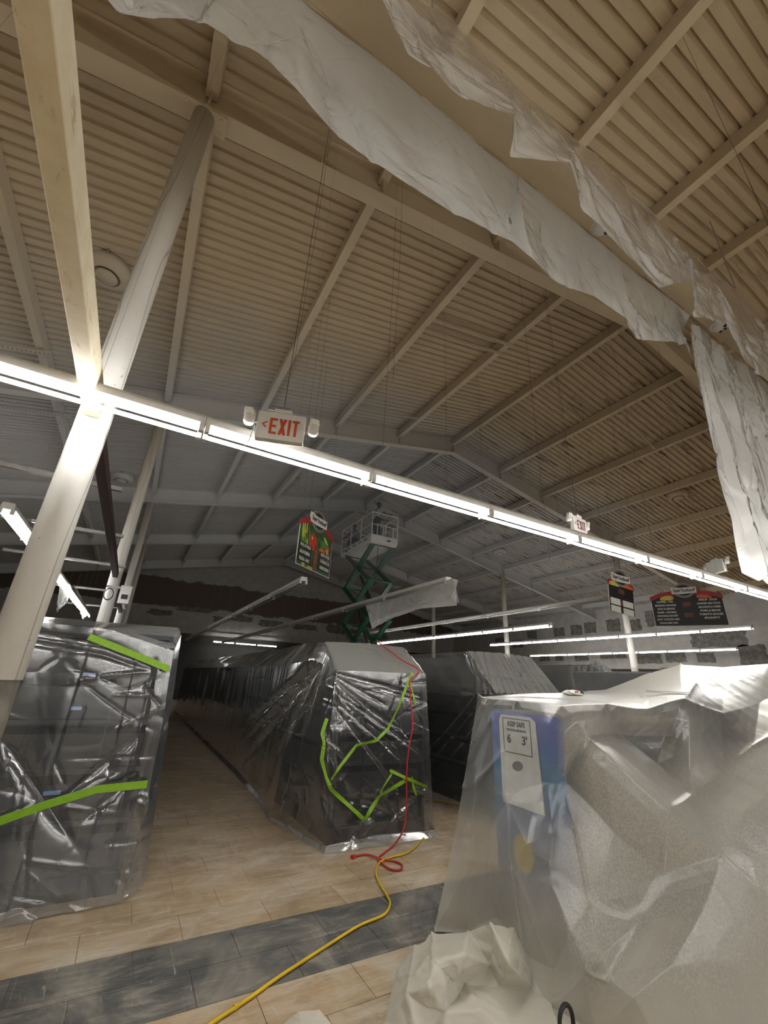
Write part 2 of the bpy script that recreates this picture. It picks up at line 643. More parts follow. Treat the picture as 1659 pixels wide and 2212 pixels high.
MAT['film_gondola'] = mat_plastic('film_over_shelving', .945, (.54, .55, .55), .06, .15, .35, 3.0, .3, (.52, .52, .50), .66, 1.5, .8)
MAT['film_left'] = mat_plastic('film_over_left_shelving', .95, (.50, .52, .55), .05, .15, .35, 2.2, .3, (.52, .52, .51), .5, 1.4, .8, .20)
MAT['film_front'] = mat_plastic('film_over_counter', .89, (.66, .67, .66), .14, .3, .22, 2.6, .35, (.78, .75, .65), .85, .8, .6, .66, .62, .5)
MAT['film_heap'] = mat_plastic('dusty_film', .10, (.74, .71, .63), .7, .45, .3, 3.5, .3, (.80, .765, .67), .95, .35, .6)
MAT['film_roof'] = mat_plastic('film_under_roof', .10, (.93, .93, .91), .08, .22, .5, 3.6, .62, (.78, .76, .70), 0.0, 1.0, .8)
MAT['film_lamp'] = mat_plastic('film_on_lamp', .25, (.66, .66, .64), .2, .3, .6, 9.0, .5)

# ================================================================ STRUCTURE
SLOPE, RIDGE_X, RIDGE_Z = 0.2025, 7.35, 8.75
FRAMES = [-3.0, 3.05, 9.0, 14.9, 20.7, 26.3]
BACK_Y, RIGHT_X, LEFT_X, FRONT_Y = 27.6, 22.2, -7.5, -8.0


def deck_z(x):
    return RIDGE_Z - SLOPE * abs(x - RIDGE_X)


ceiling = struct('ceiling', (RIDGE_X, 10, RIDGE_Z))


def deck_profile(w, pitch=.1524, d=.04):
    """Outline along Y of one roof sheet: wide flats below, narrow flutes above."""
    pts, y = [], 0.0
    while y < w - 1e-6:
        pts += [(y, 0), (y + .098, 0), (y + .110, d), (y + .140, d)]
        y += pitch
    pts.append((w, 0))
    return pts


SHEET_W = .1524 * 6
prof = deck_profile(SHEET_W)
n_sheet = int(math.ceil((BACK_Y + 4.0) / SHEET_W))


def sheet_mesh(xa, xb, lap):
    vs, fs = [], []
    for (x, dz) in ((xa, lap), (xb, lap)):
        for (y, z) in prof:
            vs.append((x, y, deck_z(x) + z + dz))
    n = len(prof)
    for i in range(n - 1):
        fs.append((i, i + 1, n + i + 1, n + i))
    # thickness along the two cut ends
    me = bpy.data.meshes.new('deck_sheet')
    me.from_pydata(vs, [], fs)
    me.materials.append(MAT['deck'])
    me.transform(Matrix.Translation((-RIDGE_X, 0, -RIDGE_Z)))
    return me


cuts = [LEFT_X, -.2, RIDGE_X, 14.6, RIGHT_X]
sheets = [sheet_mesh(cuts[i], cuts[i + 1], 0.0 if i % 2 else .004) for i in range(4)]
for k in range(n_sheet):
    for me in sheets:
        obj('deck_sheet', me, None, ceiling, loc=(0, -4.0 + k * SHEET_W - 10, 0))


def ibeam(mb, a, b, depth, fw, tw=.012, tf=.018):
    """I-section whose top runs from a to b."""
    a, b = Vector(a), Vector(b)
    up = Vector((0, 0, 1))
    mb.bar(a - up * tf / 2, b - up * tf / 2, fw, tf)
    mb.bar(a - up * (depth - tf / 2), b - up * (depth - tf / 2), fw, tf)
    mb.bar(a - up * depth / 2, b - up * depth / 2, tw, depth - 2 * tf)
    return mb


for y in FRAMES:
    for (xa, xb) in ((LEFT_X, RIDGE_X), (RIDGE_X, RIGHT_X)):
        mb = ibeam(MB(), (xa, y, deck_z(xa) - .006), (xb, y, deck_z(xb) - .006), .5, .2)
        for px_ in [-.56 + 1.978 * k for k in range(-3, 12)]:      # stiffener plates under each purlin
            if xa < px_ < xb:
                mb.box((px_ - .006, y - .095, deck_z(px_) - .48), (px_ + .006, y + .095, deck_z(px_) - .03))
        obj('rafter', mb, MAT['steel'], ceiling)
mb = MB()
for y0, y1 in zip(FRAMES[:-1], FRAMES[1:]):
    for k in range(-3, 12):
        x = -.56 + 1.978 * k
        p = MB()
        z = deck_z(x) - .006
        p.box((x - .06, y0 + .02, z - .22), (x + .06, y1 - .02, z))
        obj('purlin', p, MAT['steel'], ceiling)

for k in range(-3, 12):                                            # last bay, to the gable wall
    x = -.56 + 1.978 * k
    z = deck_z(x) - .006
    p = MB()
    p.box((x - .06, FRAMES[-1] + .02, z - .22), (x + .06, BACK_Y - .01, z))
    obj('purlin', p, MAT['steel'], ceiling)

# ---- walls
def wall_obj(name, mb, mat):
    o = obj(name, mb, mat)
    o['kind'] = 'structure'
    return o


wb = MB().prism([(LEFT_X, 3.75), (RIGHT_X, 3.75), (RIGHT_X, deck_z(RIGHT_X) + .05), (RIDGE_X, RIDGE_Z + .05), (LEFT_X, deck_z(LEFT_X) + .05)], 'Y', BACK_Y, BACK_Y + .2)
wall_back = wall_obj('wall_back', wb, MAT['wall_back'])
lowb = obj('lower_wall', MB().box((LEFT_X, BACK_Y + .9, 0), (RIGHT_X, BACK_Y + 1.1, 3.75)), MAT['wall_dark'], wall_back)
obj('ledge', MB().box((LEFT_X, BACK_Y - .04, 3.6), (RIGHT_X, BACK_Y + 1.1, 3.78)), MAT['wall'], wall_back)
wall_right = wall_obj('wall_right', MB().box((RIGHT_X, FRONT_Y, 2.75), (RIGHT_X + .2, BACK_Y + 1, deck_z(RIGHT_X) + .06)), MAT['wall'])
obj('lower_wall', MB().box((RIGHT_X + .7, FRONT_Y, 0), (RIGHT_X + .9, BACK_Y + 1, 2.75)), MAT['wall_dark'], wall_right)
obj('ledge', MB().box((RIGHT_X - .05, FRONT_Y, 2.62), (RIGHT_X + .9, BACK_Y + 1, 2.76)), MAT['wall'], wall_right)
wall_obj('wall_left', MB().box((LEFT_X - .2, FRONT_Y, 0), (LEFT_X, BACK_Y + 1, deck_z(LEFT_X) + .06)), MAT['wall'])
wall_obj('wall_front', MB().prism([(LEFT_X, 0), (RIGHT_X, 0), (RIGHT_X, deck_z(RIGHT_X) + .05), (RIDGE_X, RIDGE_Z + .05), (LEFT_X, deck_z(LEFT_X) + .05)], 'Y', FRONT_Y - .2, FRONT_Y), MAT['wall'])
tag(obj('roof_overhang', MB().prism([(LEFT_X, deck_z(LEFT_X) + .05), (RIDGE_X, RIDGE_Z + .05), (RIGHT_X, deck_z(RIGHT_X) + .05), (RIGHT_X, deck_z(RIGHT_X) + .2), (RIDGE_X, RIDGE_Z + .2), (LEFT_X, deck_z(LEFT_X) + .2)], 'Y', FRONT_Y, BACK_Y + 1.1), MAT['wall_dark']), kind='structure').name = 'ceiling_board'


def ragged(cx, cy, w, h, seed, n=22, k0=.7):
    g = np.random.default_rng(seed)
    pts = []
    for k in range(n):
        a = 2 * math.pi * k / n
        cxs, sns = math.cos(a), math.sin(a)
        q = max(abs(cxs), abs(sns))
        pts.append((cx + w / 2 * cxs / q * g.uniform(k0, 1.05), cy + h / 2 * sns / q * g.uniform(k0 - .08, 1.05)))
    return pts


# bare squares and smears the paint has not covered yet
for i, (y, z, w, h) in enumerate([(17.4, 4.72, .8, .55), (16.2, 4.76, .75, .6), (15.3, 4.82, .75, .62), (13.9, 4.83, .8, .7), (12.8, 4.74, .8, .62), (11.6, 5.0, 1.1, .8),
                                  (19.5, 4.7, .8, .5), (18.7, 3.28, .8, .42), (17.6, 3.25, .6, .36), (16.1, 3.23, .9, .45), (14.2, 3.3, 1.5, .35), (12.3, 3.15, 1.2, .62), (11.1, 3.15, .9, .5),
                                  (9.85, 3.09, .75, .42), (8.1, 3.15, 1.0, .85), (9.2, 3.85, 2.2, .7), (20.8, 4.2, 1.0, .5), (22.4, 4.4, .9, .6), (6.4, 3.6, 1.4, .9)]):
    obj('bare_patch', MB().prism(ragged(y, z, w, h, 40 + i, 24, .9), 'X', RIGHT_X - .006, RIGHT_X + .01), MAT['patch'], wall_right)
for i, (x, z, w, h) in enumerate([(2.6, 4.95, 2.2, .34), (5.4, 4.72, 1.6, .5), (7.4, 4.62, 1.8, .5), (9.6, 4.6, 2.0, .42), (11.9, 4.7, 1.6, .7), (13.2, 4.45, 1.0, .8), (15.4, 4.5, 1.4, .7), (.9, 4.6, 1.5, .4), (4.1, 4.55, .7, .4)]):
    obj('bare_patch', MB().prism(ragged(x, z, w, h, 80 + i), 'Y', BACK_Y - .006, BACK_Y + .01), MAT['patch'], wall_back)

# ---- floor: individual tiles near the camera, one mesh of tiles further down the aisles
TW, TD, Y_BAND = .545, .31, 2.81
floor = obj('floor', MB().box((LEFT_X, FRONT_Y, -.12), (RIGHT_X + 1, BACK_Y + 1.2, -.005)), MAT['tile_tan'])
floor['kind'] = 'structure'
obj('joint_bed', MB().box((-2.0, 1.3, -.0055), (5.2, 6.2, -.0042)), MAT['joint'], floor)


def tile_mesh(w, mat):
    g = .0018
    return MB().prism([(g, g), (w - g, g), (w - g, TD - g), (g, TD - g)], 'Z', -.005, 0).data('floor_tile', mat)


t_tan, t_grey = tile_mesh(TW, MAT['tile_tan']), tile_mesh(TW, MAT['tile_grey'])
rest = MB()
cnt = 0
for j in range(-5, 34):
    y = Y_BAND + j * TD
    off = (.11, .385)[j % 2]
    for i in range(-4, 12):
        x = off + i * TW
        near = y < 5.35 and -.75 < x < 3.2 and (y < 4.0 or .1 < x < 2.3)
        if near and cnt < 300:
            obj('floor_tile', t_grey if j in (0, 1) else t_tan, None, floor, loc=(x, y, 0))
            cnt += 1
        else:
            rest.add([(x + .002, y + .002, 0), (x + TW - .002, y + .002, 0), (x + TW - .002, y + TD - .002, 0), (x + .002, y + TD - .002, 0)], [(0, 1, 2, 3)])
            if j in (0, 1):
                rest.v = rest.v[:-4]
                rest.f = rest.f[:-1]
                obj('floor_tile', t_grey, None, floor, loc=(x, y, 0)) if 3.2 <= x < 4.5 or -2 < x <= -.75 else None
o = obj('tiles_down_the_aisles', rest, MAT['tile_tan'], floor)
o['kind'] = 'stuff'

# ================================================================ COLUMNS
def column(x, y, r, label, near=False, top=None):
    root = thing('column', (x, y, 0), label, 'column', 'round steel roof columns')
    zt = (deck_z(x) - .5 - .012) if top is None else top
    zs = 1.42 if near else 0.0
    n = 28
    sh_ = obj('shaft', MB().tube([(x, y, zs), (x, y, zt - .016)], r, n), MAT['column'], root, smooth=False)
    for p in sh_.data.polygons:
        p.use_smooth = len(p.vertices) == 4
    if near:
        obj('bare_lower_shaft', MB().tube([(x, y, 0), (x, y, zs)], r * .93, n), MAT['bare_steel'], root)
    obj('cap_plate', MB().box((x - .21, y - .1, zt - .018), (x + .21, y + .1, zt)), MAT['steel'], root)
    for sx in (-.16, .16):
        for sy in (-.065, .065):
            obj('bolt', MB().lathe([(.014, zt - .032), (.018, zt - .03), (.018, zt - .018)], 6, (x + sx, y + sy, 0)), MAT['steel'], root)
    return root


MAT['bare_steel'] = plain('bare_grimy_steel', (.16, .145, .12), .6, .2, .35, 5, .1)
XL, XR = -.57, 15.2
column(XL, 3.05, .097, 'stout white round column with cracked paint, nearest at left', True)
column(XL, 9.0, .097, 'round white column with electrical box behind left shelving')
column(XL, 14.9, .097, 'slim pale round column, third along the left aisle line')
column(XL, 20.7, .097, 'thin distant round column at far left, fourth in line')
column(XR, 9.0, .11, 'white round column beside the hanging black aisle sign, right')
column(XR, 14.9, .11, 'thin grey round column behind lit rows, middle right')
column(XR, 20.7, .11, 'thinnest far column right of the scissor lift')

# tubes that tie the left columns together at lamp height
zb = 3.02
b = obj('cross_beam', MB().box((-.615, -.6, zb - .02), (-.525, 2.94, zb + .12)), MAT['beam'], bevel=.006)
tag(b, 'yellowed cream steel beam running overhead to the near column', 'beam')
b = obj('cross_beam', MB().box((-.61, 3.15, zb), (-.53, 8.89, zb + .1)), MAT['brown_paint'], bevel=.005)
tag(b, 'dark brown steel beam between first and second left columns', 'beam')
b = obj('cross_beam', MB().box((-.61, 9.1, zb), (-.53, 14.79, zb + .1)), MAT['brown_paint'], bevel=.005)
tag(b, 'dark brown steel beam just beyond the electrical box column', 'beam')

# ================================================================ LAMPS
FL = 1.22


def fixture_parts(length, lit, near=False):
    """Meshes of one open strip light, running along local X, hung at the top of its housing."""
    h = length / 2
    housing = MB().prism([(-.05, 0), (.05, 0), (.06, -.02), (.06, -.06), (.02, -.075), (-.02, -.075), (-.06, -.06), (-.06, -.02)], 'X', -h + .002, h - .002)
    hm = housing.data('housing', MAT['white_metal'])
    tm = MAT['tube_near'] if (lit and near) else MAT['tube'] if lit else MAT['tube_off']
    tubes = [MB().tube([(-h + .035, s, -.098), (h - .035, s, -.098)], .0135, 8).data('tube', tm, True) for s in (-.052, .052)]
    ends = []
    for sx in (-1, 1):
        for s in (-.052, .052):
            e = MB().box((sx * (h - .018) - .013, s - .018, -.122), (sx * (h - .018) + .013, s + .018, -.06))
            ends.append(e.data('lampholder', MAT['white_plastic']))
    return hm, tubes, ends


FIX = {}


def fixture(loc, axis, label, group, lit=True, length=FL, near=False):
    key = (lit, length, near)
    if key not in FIX:
        FIX[key] = fixture_parts(length, lit, near)
    hm, tubes, ends = FIX[key]
    root = thing('strip_light', loc, label, 'strip light', group, (0, 0, 0 if axis == 'X' else math.pi / 2))
    obj('housing', hm, None, root)
    for t in tubes:
        obj('tube', t, None, root)
    for e in ends:
        obj('lampholder', e, None, root)
    x, y, z = loc
    if lit != 'ledge':
        w = obj('hanger_wire', MB().tube([(x, y, z), (x, y, min(deck_z(x), RIDGE_Z) + .01)], .0011, 3), MAT['galv'], root, world=False)
        w.data.transform(Matrix.Rotation(-root.rotation_euler.z, 4, 'Z') @ Matrix.Translation((-x, -y, -z)))
    return root


ORD = ['first', 'second', 'third', 'fourth', 'fifth', 'sixth', 'seventh', 'eighth', 'ninth', 'tenth', 'eleventh', 'twelfth', 'thirteenth', 'fourteenth', 'fifteenth']
# the near cross row, over the end of the aisles
NEAR_Y, NEAR_Z = 2.62, 3.04
for k in range(-1, 9):
    x = .08 - FL / 2 + k * FL
    fixture((x, NEAR_Y, NEAR_Z), 'X', 'bright twin-tube strip light, %s from the left in the long near row' % ORD[k + 1], 'near cross row of strip lights', near=True)
# the row behind the camera that lights the front of the store
for row_y in (-2.8, -6.5):
    for k in range(-2, 10):
        fixture((-.5 + k * FL, row_y, NEAR_Z + .1), 'X', 'twin-tube strip light of the rows over the store front, behind the viewer', 'store front rows of strip lights', near=True)


def aisle_row(x, z, y0, n, lit, name, group, length=FL):
    for k in range(n):
        fixture((x, y0 + length * (k + .5), z), 'Y', name if '%s' not in name else name % ORD[min(k, 14)], group, lit, length)


aisle_row(-1.50, 3.10, 5.6, 9, True, 'lit strip light, %s from the front, behind the near column at left', 'lit row behind the near column')
aisle_row(9.0, 3.06, 7.27, 8, True, 'lit strip light, %s from the right in the top lit aisle row', 'upper lit aisle row')
aisle_row(14.0, 3.30, 4.95, 8, True, 'lit strip light, %s from the right in the long middle aisle row', 'middle lit aisle row')
aisle_row(19.4, 3.25, 7.5, 8, True, 'lit strip light, %s from the right in the lowest far aisle row', 'lowest lit aisle row')
aisle_row(2.3, 3.12, 6.9, 9, False, 'unlit strip light, %s from the front in the dark row behind the vegetable sign', 'unlit row with the vegetable sign', 2.0)
aisle_row(4.2, 3.12, 5.3, 10, False, 'unlit strip light, %s from the front in the row ending in wrapped plastic', 'unlit row ending in wrapped plastic', 2.0)
aisle_row(9.3, 3.58, 5.9, 7, False, 'unlit strip light, %s from the front in the high dark right row', 'unlit high row', 2.0)
for k in range(3):
    fixture((4.6 + 1.3 * k, BACK_Y - .35, 3.3), 'X', 'lit strip light under the back wall ledge, %s from the left' % ORD[k], 'lights under the back wall ledge')

# ================================================================ SHELVING UNDER FILM
MAT['shelf'] = plain('dark_shelf_steel', (.016, .018, .024), .45, .0, .2, 5, .02)
MAT['goods'] = plain('dark_goods', (.009, .010, .013), .6, 0, .5, 3, .05)
MAT['blue_tape'] = plain('blue_label', (.22, .33, .62), .5)
MAT['green_tape'] = plain('green_masking_tape', (.17, .34, .008), .5, 0, .1, 30, .1)


MAT['shelf_panel'] = plain('black_shelf_panel', (.012, .013, .016), .5)


def shelving(name, x0, x1, y0, y1, z_side, z_mid, label, end_z, end_d=.5, shelves=5, group='plastic-wrapped shelving runs'):
    """A double-sided run from y0 to y1 with an end unit facing the camera at y0."""
    xc = (x0 + x1) / 2
    root = thing('shelving_run', (xc, y0, 0), label, 'shelving', group)
    obj('base', MB().box((x0 + .03, y0 + end_d, 0), (x1 - .03, y1, .16)), MAT['shelf'], root)
    obj('back_panel', MB().box((xc - .02, y0 + end_d, .16), (xc + .02, y1, z_mid)), MAT['shelf_panel'], root)
    for i in range(4):
        z = .16 + (z_side - .2) * (i + 1) / 4
        obj('shelf', MB().box((x0 + .06, y0 + end_d, z - .03), (x1 - .06, y1, z)), MAT['shelf'], root)
        obj('stock', MB().box((x0 + .12, y0 + end_d + .02, z - (z_side - .2) / 4), (x1 - .12, y1 - .02, z - .09)), MAT['goods'], root)
    # end unit
    e = obj('end_unit', MB().box((x0 + .04, y0 + .02, 0), (x1 - .04, y0 + end_d, .14)), MAT['shelf'], root)
    obj('end_panel', MB().box((x0 + .04, y0 + end_d - .04, .14), (x1 - .04, y0 + end_d, z_mid - .03)), MAT['shelf_panel'], root)
    for s in (x0 + .04, x1 - .07):
        obj('side_panel', MB().box((s, y0 + .03, .14), (s + .03, y0 + end_d - .04, end_z)), MAT['shelf_panel'], root)
    for i in range(shelves):
        z = .14 + (end_z - .14) * (i + 1) / shelves
        sh = obj('end_shelf', MB().box((x0 + .07, y0 + .02, z - .035), (x1 - .07, y0 + end_d - .04, z)), MAT['shelf'], root)
        obj('stock', MB().box((x0 + .1, y0 + .06, z - (end_z - .14) / shelves + .002), (x1 - .1, y0 + end_d - .06, z - .1)), MAT['goods'], root)
    for s in (x0 + .36, x1 - .38):
        obj('upright', MB().box((s, y0 + .004, .1), (s + .012, y0 + .02, end_z)), MAT['shelf'], root)
    return root


left_run = shelving('l', -1.35, .33, 4.2, 18, 1.6, 1.82, 'dark shelving run under clear film at far left', 1.78, .55, 5)
for px_, py_, w in ((193, 1457, .085), (165, 1530, .07), (112, 1713, .1)):
    p = at(px_, py_, 'Y', 4.19)
    obj('price_label', MB().box((p[0] - w / 2, 4.186, p[2] - .012), (p[0] + w / 2, 4.1985, p[2] + .012)), MAT['blue_tape'], left_run)
mid_run = shelving('m', 2.0, 3.2, 4.45, 19.5, 1.55, 1.95, 'long dark shelving run under film between two aisles, centre', 1.55, .5, 5)
shelving('r', 4.35, 5.6, 4.5, 19.5, 1.5, 1.95, 'dark shelving run under film right of the centre one', 1.4, .5, 4)
shelving('r', 6.35, 7.5, 4.4, 12.0, 1.5, 1.92, 'dark shelving run under black film, second right of the centre', 1.3, .5, 4)
shelving('r', 9.4, 10.6, 4.6, 19.5, 1.6, 1.95, 'dark shelving run under film behind the tall wrapped goods', 1.4, .5, 4)


def cover(name, G, mat, label, group='clear plastic dust covers'):
    o = obj(name, grid_mesh(name, G, mat), None)
    return tag(o, label, 'plastic sheet', group)


# ---- cover of the centre run: end, left flank, sloping top
def mid_disp(S, T):
    d = .010 * fbm(S * 3, T * 3, 3)
    return d


# front and left flank as one wrap: far-left flank -> front-left corner -> front -> right corner -> right flank
YF, XA, XB = 4.40, 1.93, 3.27
top = [(1.93, 19.4, 1.63), (1.92, 12, 1.63), (1.91, 8, 1.63), (1.92, 6.2, 1.65), (1.93, 5.05, 1.70), (1.955, 4.42, 1.585), (2.5, 4.38, 1.595), (3.09, 4.37, 1.60), (3.24, 4.75, 1.70), (3.27, 7, 1.62), (3.27, 19.4, 1.62)]
midr = [(1.92, 19.4, .9), (1.90, 12, .9), (1.89, 8, .9), (1.86, 6.2, .9), (1.78, 5.3, .9), (1.90, 4.36, .9), (2.5, 4.33, .9), (3.13, 4.33, .9), (3.28, 4.8, .9), (3.3, 7, .9), (3.3, 19.4, .9)]
low = [(1.93, 19.4, .10), (1.91, 12, .09), (1.90, 8, .07), (1.86, 6.4, .05), (1.78, 5.5, .03), (1.97, 4.38, .05), (2.5, 4.36, .09), (3.20, 4.36, .06), (3.32, 4.9, .03), (3.33, 7, .04), (3.33, 19.4, .04)]


def mid_d(S, T):
    segs = []
    sF = 14.98                                       # arc length at the front-left corner
    g = np.random.default_rng(3)
    for k in range(90):                              # vertical pleats of the flank
        s = g.uniform(0, 13.9)
        segs.append((s, -.02, s + g.normal(0, .10), g.uniform(.5, 1.5), g.uniform(.012, .035), g.uniform(.010, .035)))
    for k in range(22):                              # folds swept from the end corner down the flank
        s1 = 14.7 - g.uniform(.2, 3.8)
        segs.append((14.5 - .03 * k, -.03, s1, g.uniform(1.0, 1.55), .03, g.uniform(.03, .08)))
    for k in range(12):                              # folds across the end from its left corner
        segs.append((sF + .02, .02 + .025 * k, sF + g.uniform(.6, 1.4), g.uniform(.25, .5) + .09 * k, .010, g.uniform(.010, .026)))
    segs += rand_creases(44, sF - .3, sF + 1.4, .1, 1.5, 20, 30, .25, .8, .009, .014, 5)
    segs += rand_creases(34, sF - .9, sF + 1.4, 1.15, 1.6, 40, 60, .15, .45, .03, .035, 6)
    segs += rand_creases(14, sF - .12, sF + .12, .1, 1.2, 80, 20, .2, .6, .02, .05, 8)
    return (crease_field(S, T, segs) + .016 * fbm(S * 2.2, T * 1.5, 3)) * np.clip((T.max() - T) / .12, .3, 1)


hem = [(p[0] + (-.03 if p[0] < 2.2 else .03 if p[0] > 3.1 else 0), p[1] - (.05 if p[1] < 4.5 else 0), .008) for p in low]
G = loft([top, midr, low, hem], 760, 130, mid_d, 1, (11.2, 16.9, .72))
G[..., 2] = np.maximum(G[..., 2], .006)
mid_cover = cover('plastic_cover', G, MAT['film_gondola'], 'clear wrinkled plastic draped over the centre shelving run, crossed by green tape')
# top of the same run: from the eaves up to the central spine, and the hip over the end
topL = [(1.93, 19.4, 1.63), (1.92, 12, 1.63), (1.91, 8, 1.63), (1.92, 6.2, 1.65), (1.925, 5.05, 1.70), (1.955, 4.42, 1.587), (2.5, 4.38, 1.597), (3.09, 4.37, 1.602), (3.24, 4.75, 1.70), (3.27, 7, 1.622), (3.27, 19.4, 1.622)]
ridge = [(2.55, 19.4, 1.97), (2.52, 12, 1.98), (2.4, 8, 1.97), (2.2, 6.2, 1.96), (1.98, 4.93, 1.90), (1.99, 4.90, 1.905), (2.6, 4.9, 1.93), (3.1, 4.9, 1.925), (3.18, 4.95, 1.90), (2.75, 7, 1.97), (2.6, 19.4, 1.97)]


def roof_d(S, T):
    g = np.random.default_rng(9)
    segs = [(s, -.02, s + g.normal(0, .2), .8, .03, g.uniform(.008, .025)) for s in g.uniform(0, 14.5, 40)]
    segs += [(14.95 + .25 * k, .0, 14.95 + .35 * k, .62, .03, .014) for k in range(5)]
    return crease_field(S, T, segs) + .01 * fbm(S * 2, T * 3, 3)


obj('top_sheet', grid_mesh('top_sheet', loft([topL, ridge], 300, 18, roof_d, 1), MAT['film_gondola']), None, mid_cover)

# ---- cover of the left run
tl = [(-1.45, 4.9, 1.86), (-1.42, 4.16, 1.80), (-.64, 4.14, 1.80), (-.2, 4.13, 1.79), (.31, 4.12, 1.66), (.345, 4.2, 1.80), (.36, 6, 1.80), (.36, 17, 1.8)]
ml = [(-1.5, 4.9, 1.0), (-1.46, 4.14, 1.0), (-.64, 4.10, 1.0), (-.2, 4.09, 1.0), (.34, 4.07, 1.0), (.40, 4.2, 1.0), (.40, 6, 1.0), (.38, 17, 1.0)]
bl = [(-1.55, 4.9, .03), (-1.50, 4.02, .04), (-.64, 3.99, .015), (-.2, 3.99, .012), (.34, 4.03, .02), (.46, 4.2, .03), (.44, 6, .05), (.42, 17, .05)]


def left_d(S, T):
    segs = []
    g = np.random.default_rng(12)
    for s in (1.28, 1.95, 2.3):                       # the fold lines of the packed sheet
        segs.append((s, -.1, s - .02, 2.6, .007, .010))
    segs += [(2.46, .1, 2.42, 1.8, .02, .03), (1.6, .75, 2.35, 1.55, .045, .035), (1.35, .6, 1.75, 1.2, .05, .03), (2.45, .75, 2.05, 1.15, .03, .05), (2.5, 1.0, 2.2, 1.3, .03, .04)]
    segs += [(1.0, .02, 2.5, .16, .02, .014), (1.2, .1, 2.5, .24, .015, .01)]
    segs += rand_creases(46, .6, 2.6, .1, 1.8, 40, 45, .15, .8, .009, .012, 14)
    segs += rand_creases(20, .4, 2.7, 1.4, 1.85, 10, 25, .3, .9, .016, .02, 16)
    segs += rand_creases(14, 2.2, 2.7, .6, 1.8, 60, 50, .1, .35, .03, .035, 15)
    return crease_field(S, T, segs) + .014 * fbm(S * 1.6, T * 1.4, 3)


left_cover = cover('plastic_cover', loft([tl, ml, bl], 330, 170, left_d, 1, (.6, 3.0, .88)), MAT['film_left'], 'clear plastic wrapped around the shelving at far left, two green tape strips on it')
tr = [(-1.4, 17, 1.86), (-1.45, 4.7, 1.87), (-.6, 4.62, 1.885), (.0, 4.6, 1.89), (.33, 4.55, 1.89), (.36, 4.6, 1.885), (.36, 6, 1.85), (.36, 17, 1.83)]
tl2 = [(-1.45, 17, 1.8), (-1.42, 4.16, 1.80), (-.64, 4.14, 1.80), (-.2, 4.13, 1.79), (.31, 4.12, 1.66), (.345, 4.2, 1.80), (.36, 6, 1.80), (.36, 17, 1.8)]
obj('top_sheet', grid_mesh('top_sheet', loft([tr, tl2], 120, 24, lambda S, T: .01 * fbm(S * 3, T * 4, 3), 1), MAT['film_left']), None, left_cover)

# ---- two covers right of the centre
def tent(name, x0, x1, yb, yf, zb_, zf, label, flap, mat='film_gondola', apex=None, seed=1):
    xm = (x0 + x1) / 2
    if apex:
        rid = [(x0 - .05, 11.9, 1.6), (apex - .25, yb + .4, zb_ - .06), (apex - .03, yb, zb_), (apex, yb, zb_ + .02), (apex + .03, yb, zb_), (apex + .3, yb + .4, zb_ - .06), (x1 + .05, 12, 1.6)]
    else:
        rid = [(x0 + .05, 12, zb_), (x0 + .02, yb + .3, zb_), (x0, yb, zb_), (xm, yb, zb_ + .02), (x1, yb, zb_), (x1, yb + .3, zb_), (x1 - .05, 12, zb_)]
    fr = [(x0 - .1, 12, 1.5), (x0 - flap * .45, yb - .05, 1.35), (x0 - .03, yf, zf), (xm, yf - .02, zf), (x1 - .05, yf, zf + .01), (x1 + .1, yb - .1, 1.4), (x1 + .1, 12, 1.5)]
    bt = [(x0 - .15, 12, .03), (x0 - flap, yb + .6, .02), (x0 - .16, yf - .1, .02), (xm, yf - .14, .02), (x1, yf - .1, .02), (x1 + .25, yb, .02), (x1 + .2, 12, .03)]

    def d(S, T):
        g = np.random.default_rng(seed)
        s0, s1 = 7.1, 8.7
        segs = [(s0 + .3 + .09 * k + g.normal(0, .03), g.uniform(-.1, .1), s0 - .9 + .16 * k + g.normal(0, .1), 2.0, .03, g.uniform(.02, .06)) for k in range(20)]
        segs += rand_creases(40, s0 - .5, s1 + .4, 0, 1.9, 70, 45, .2, .9, .025, .02, seed + 1)
        return crease_field(S, T, segs) + .02 * fbm(S * 2, T * 2, 3)
    return cover(name, loft([rid, fr, bt], 260, 80, d, 1, (6.2, 9.8, .82)), MAT[mat], label)


MAT['film_dark'] = mat_plastic('film_over_black_shelving', .80, (.40, .41, .40), .2, .2, .6, 7.0, .3, (.42, .41, .37), .3)
tent('plastic_cover', 4.3, 5.62, 5.0, 4.42, 1.96, 1.42, 'grey plastic tent with pleated left flank, right of the centre run', .32, seed=21)
tent('plastic_cover', 6.2, 7.75, 4.55, 4.2, 1.99, 1.25, 'dark plastic pinned up to one sharp peak, behind the counter', .55, 'film_dark', apex=6.68, seed=31)
tent('plastic_cover', 9.3, 10.7, 5.0, 4.5, 2.0, 1.45, 'plastic cover over the farthest shelving run at right', .2, seed=41)


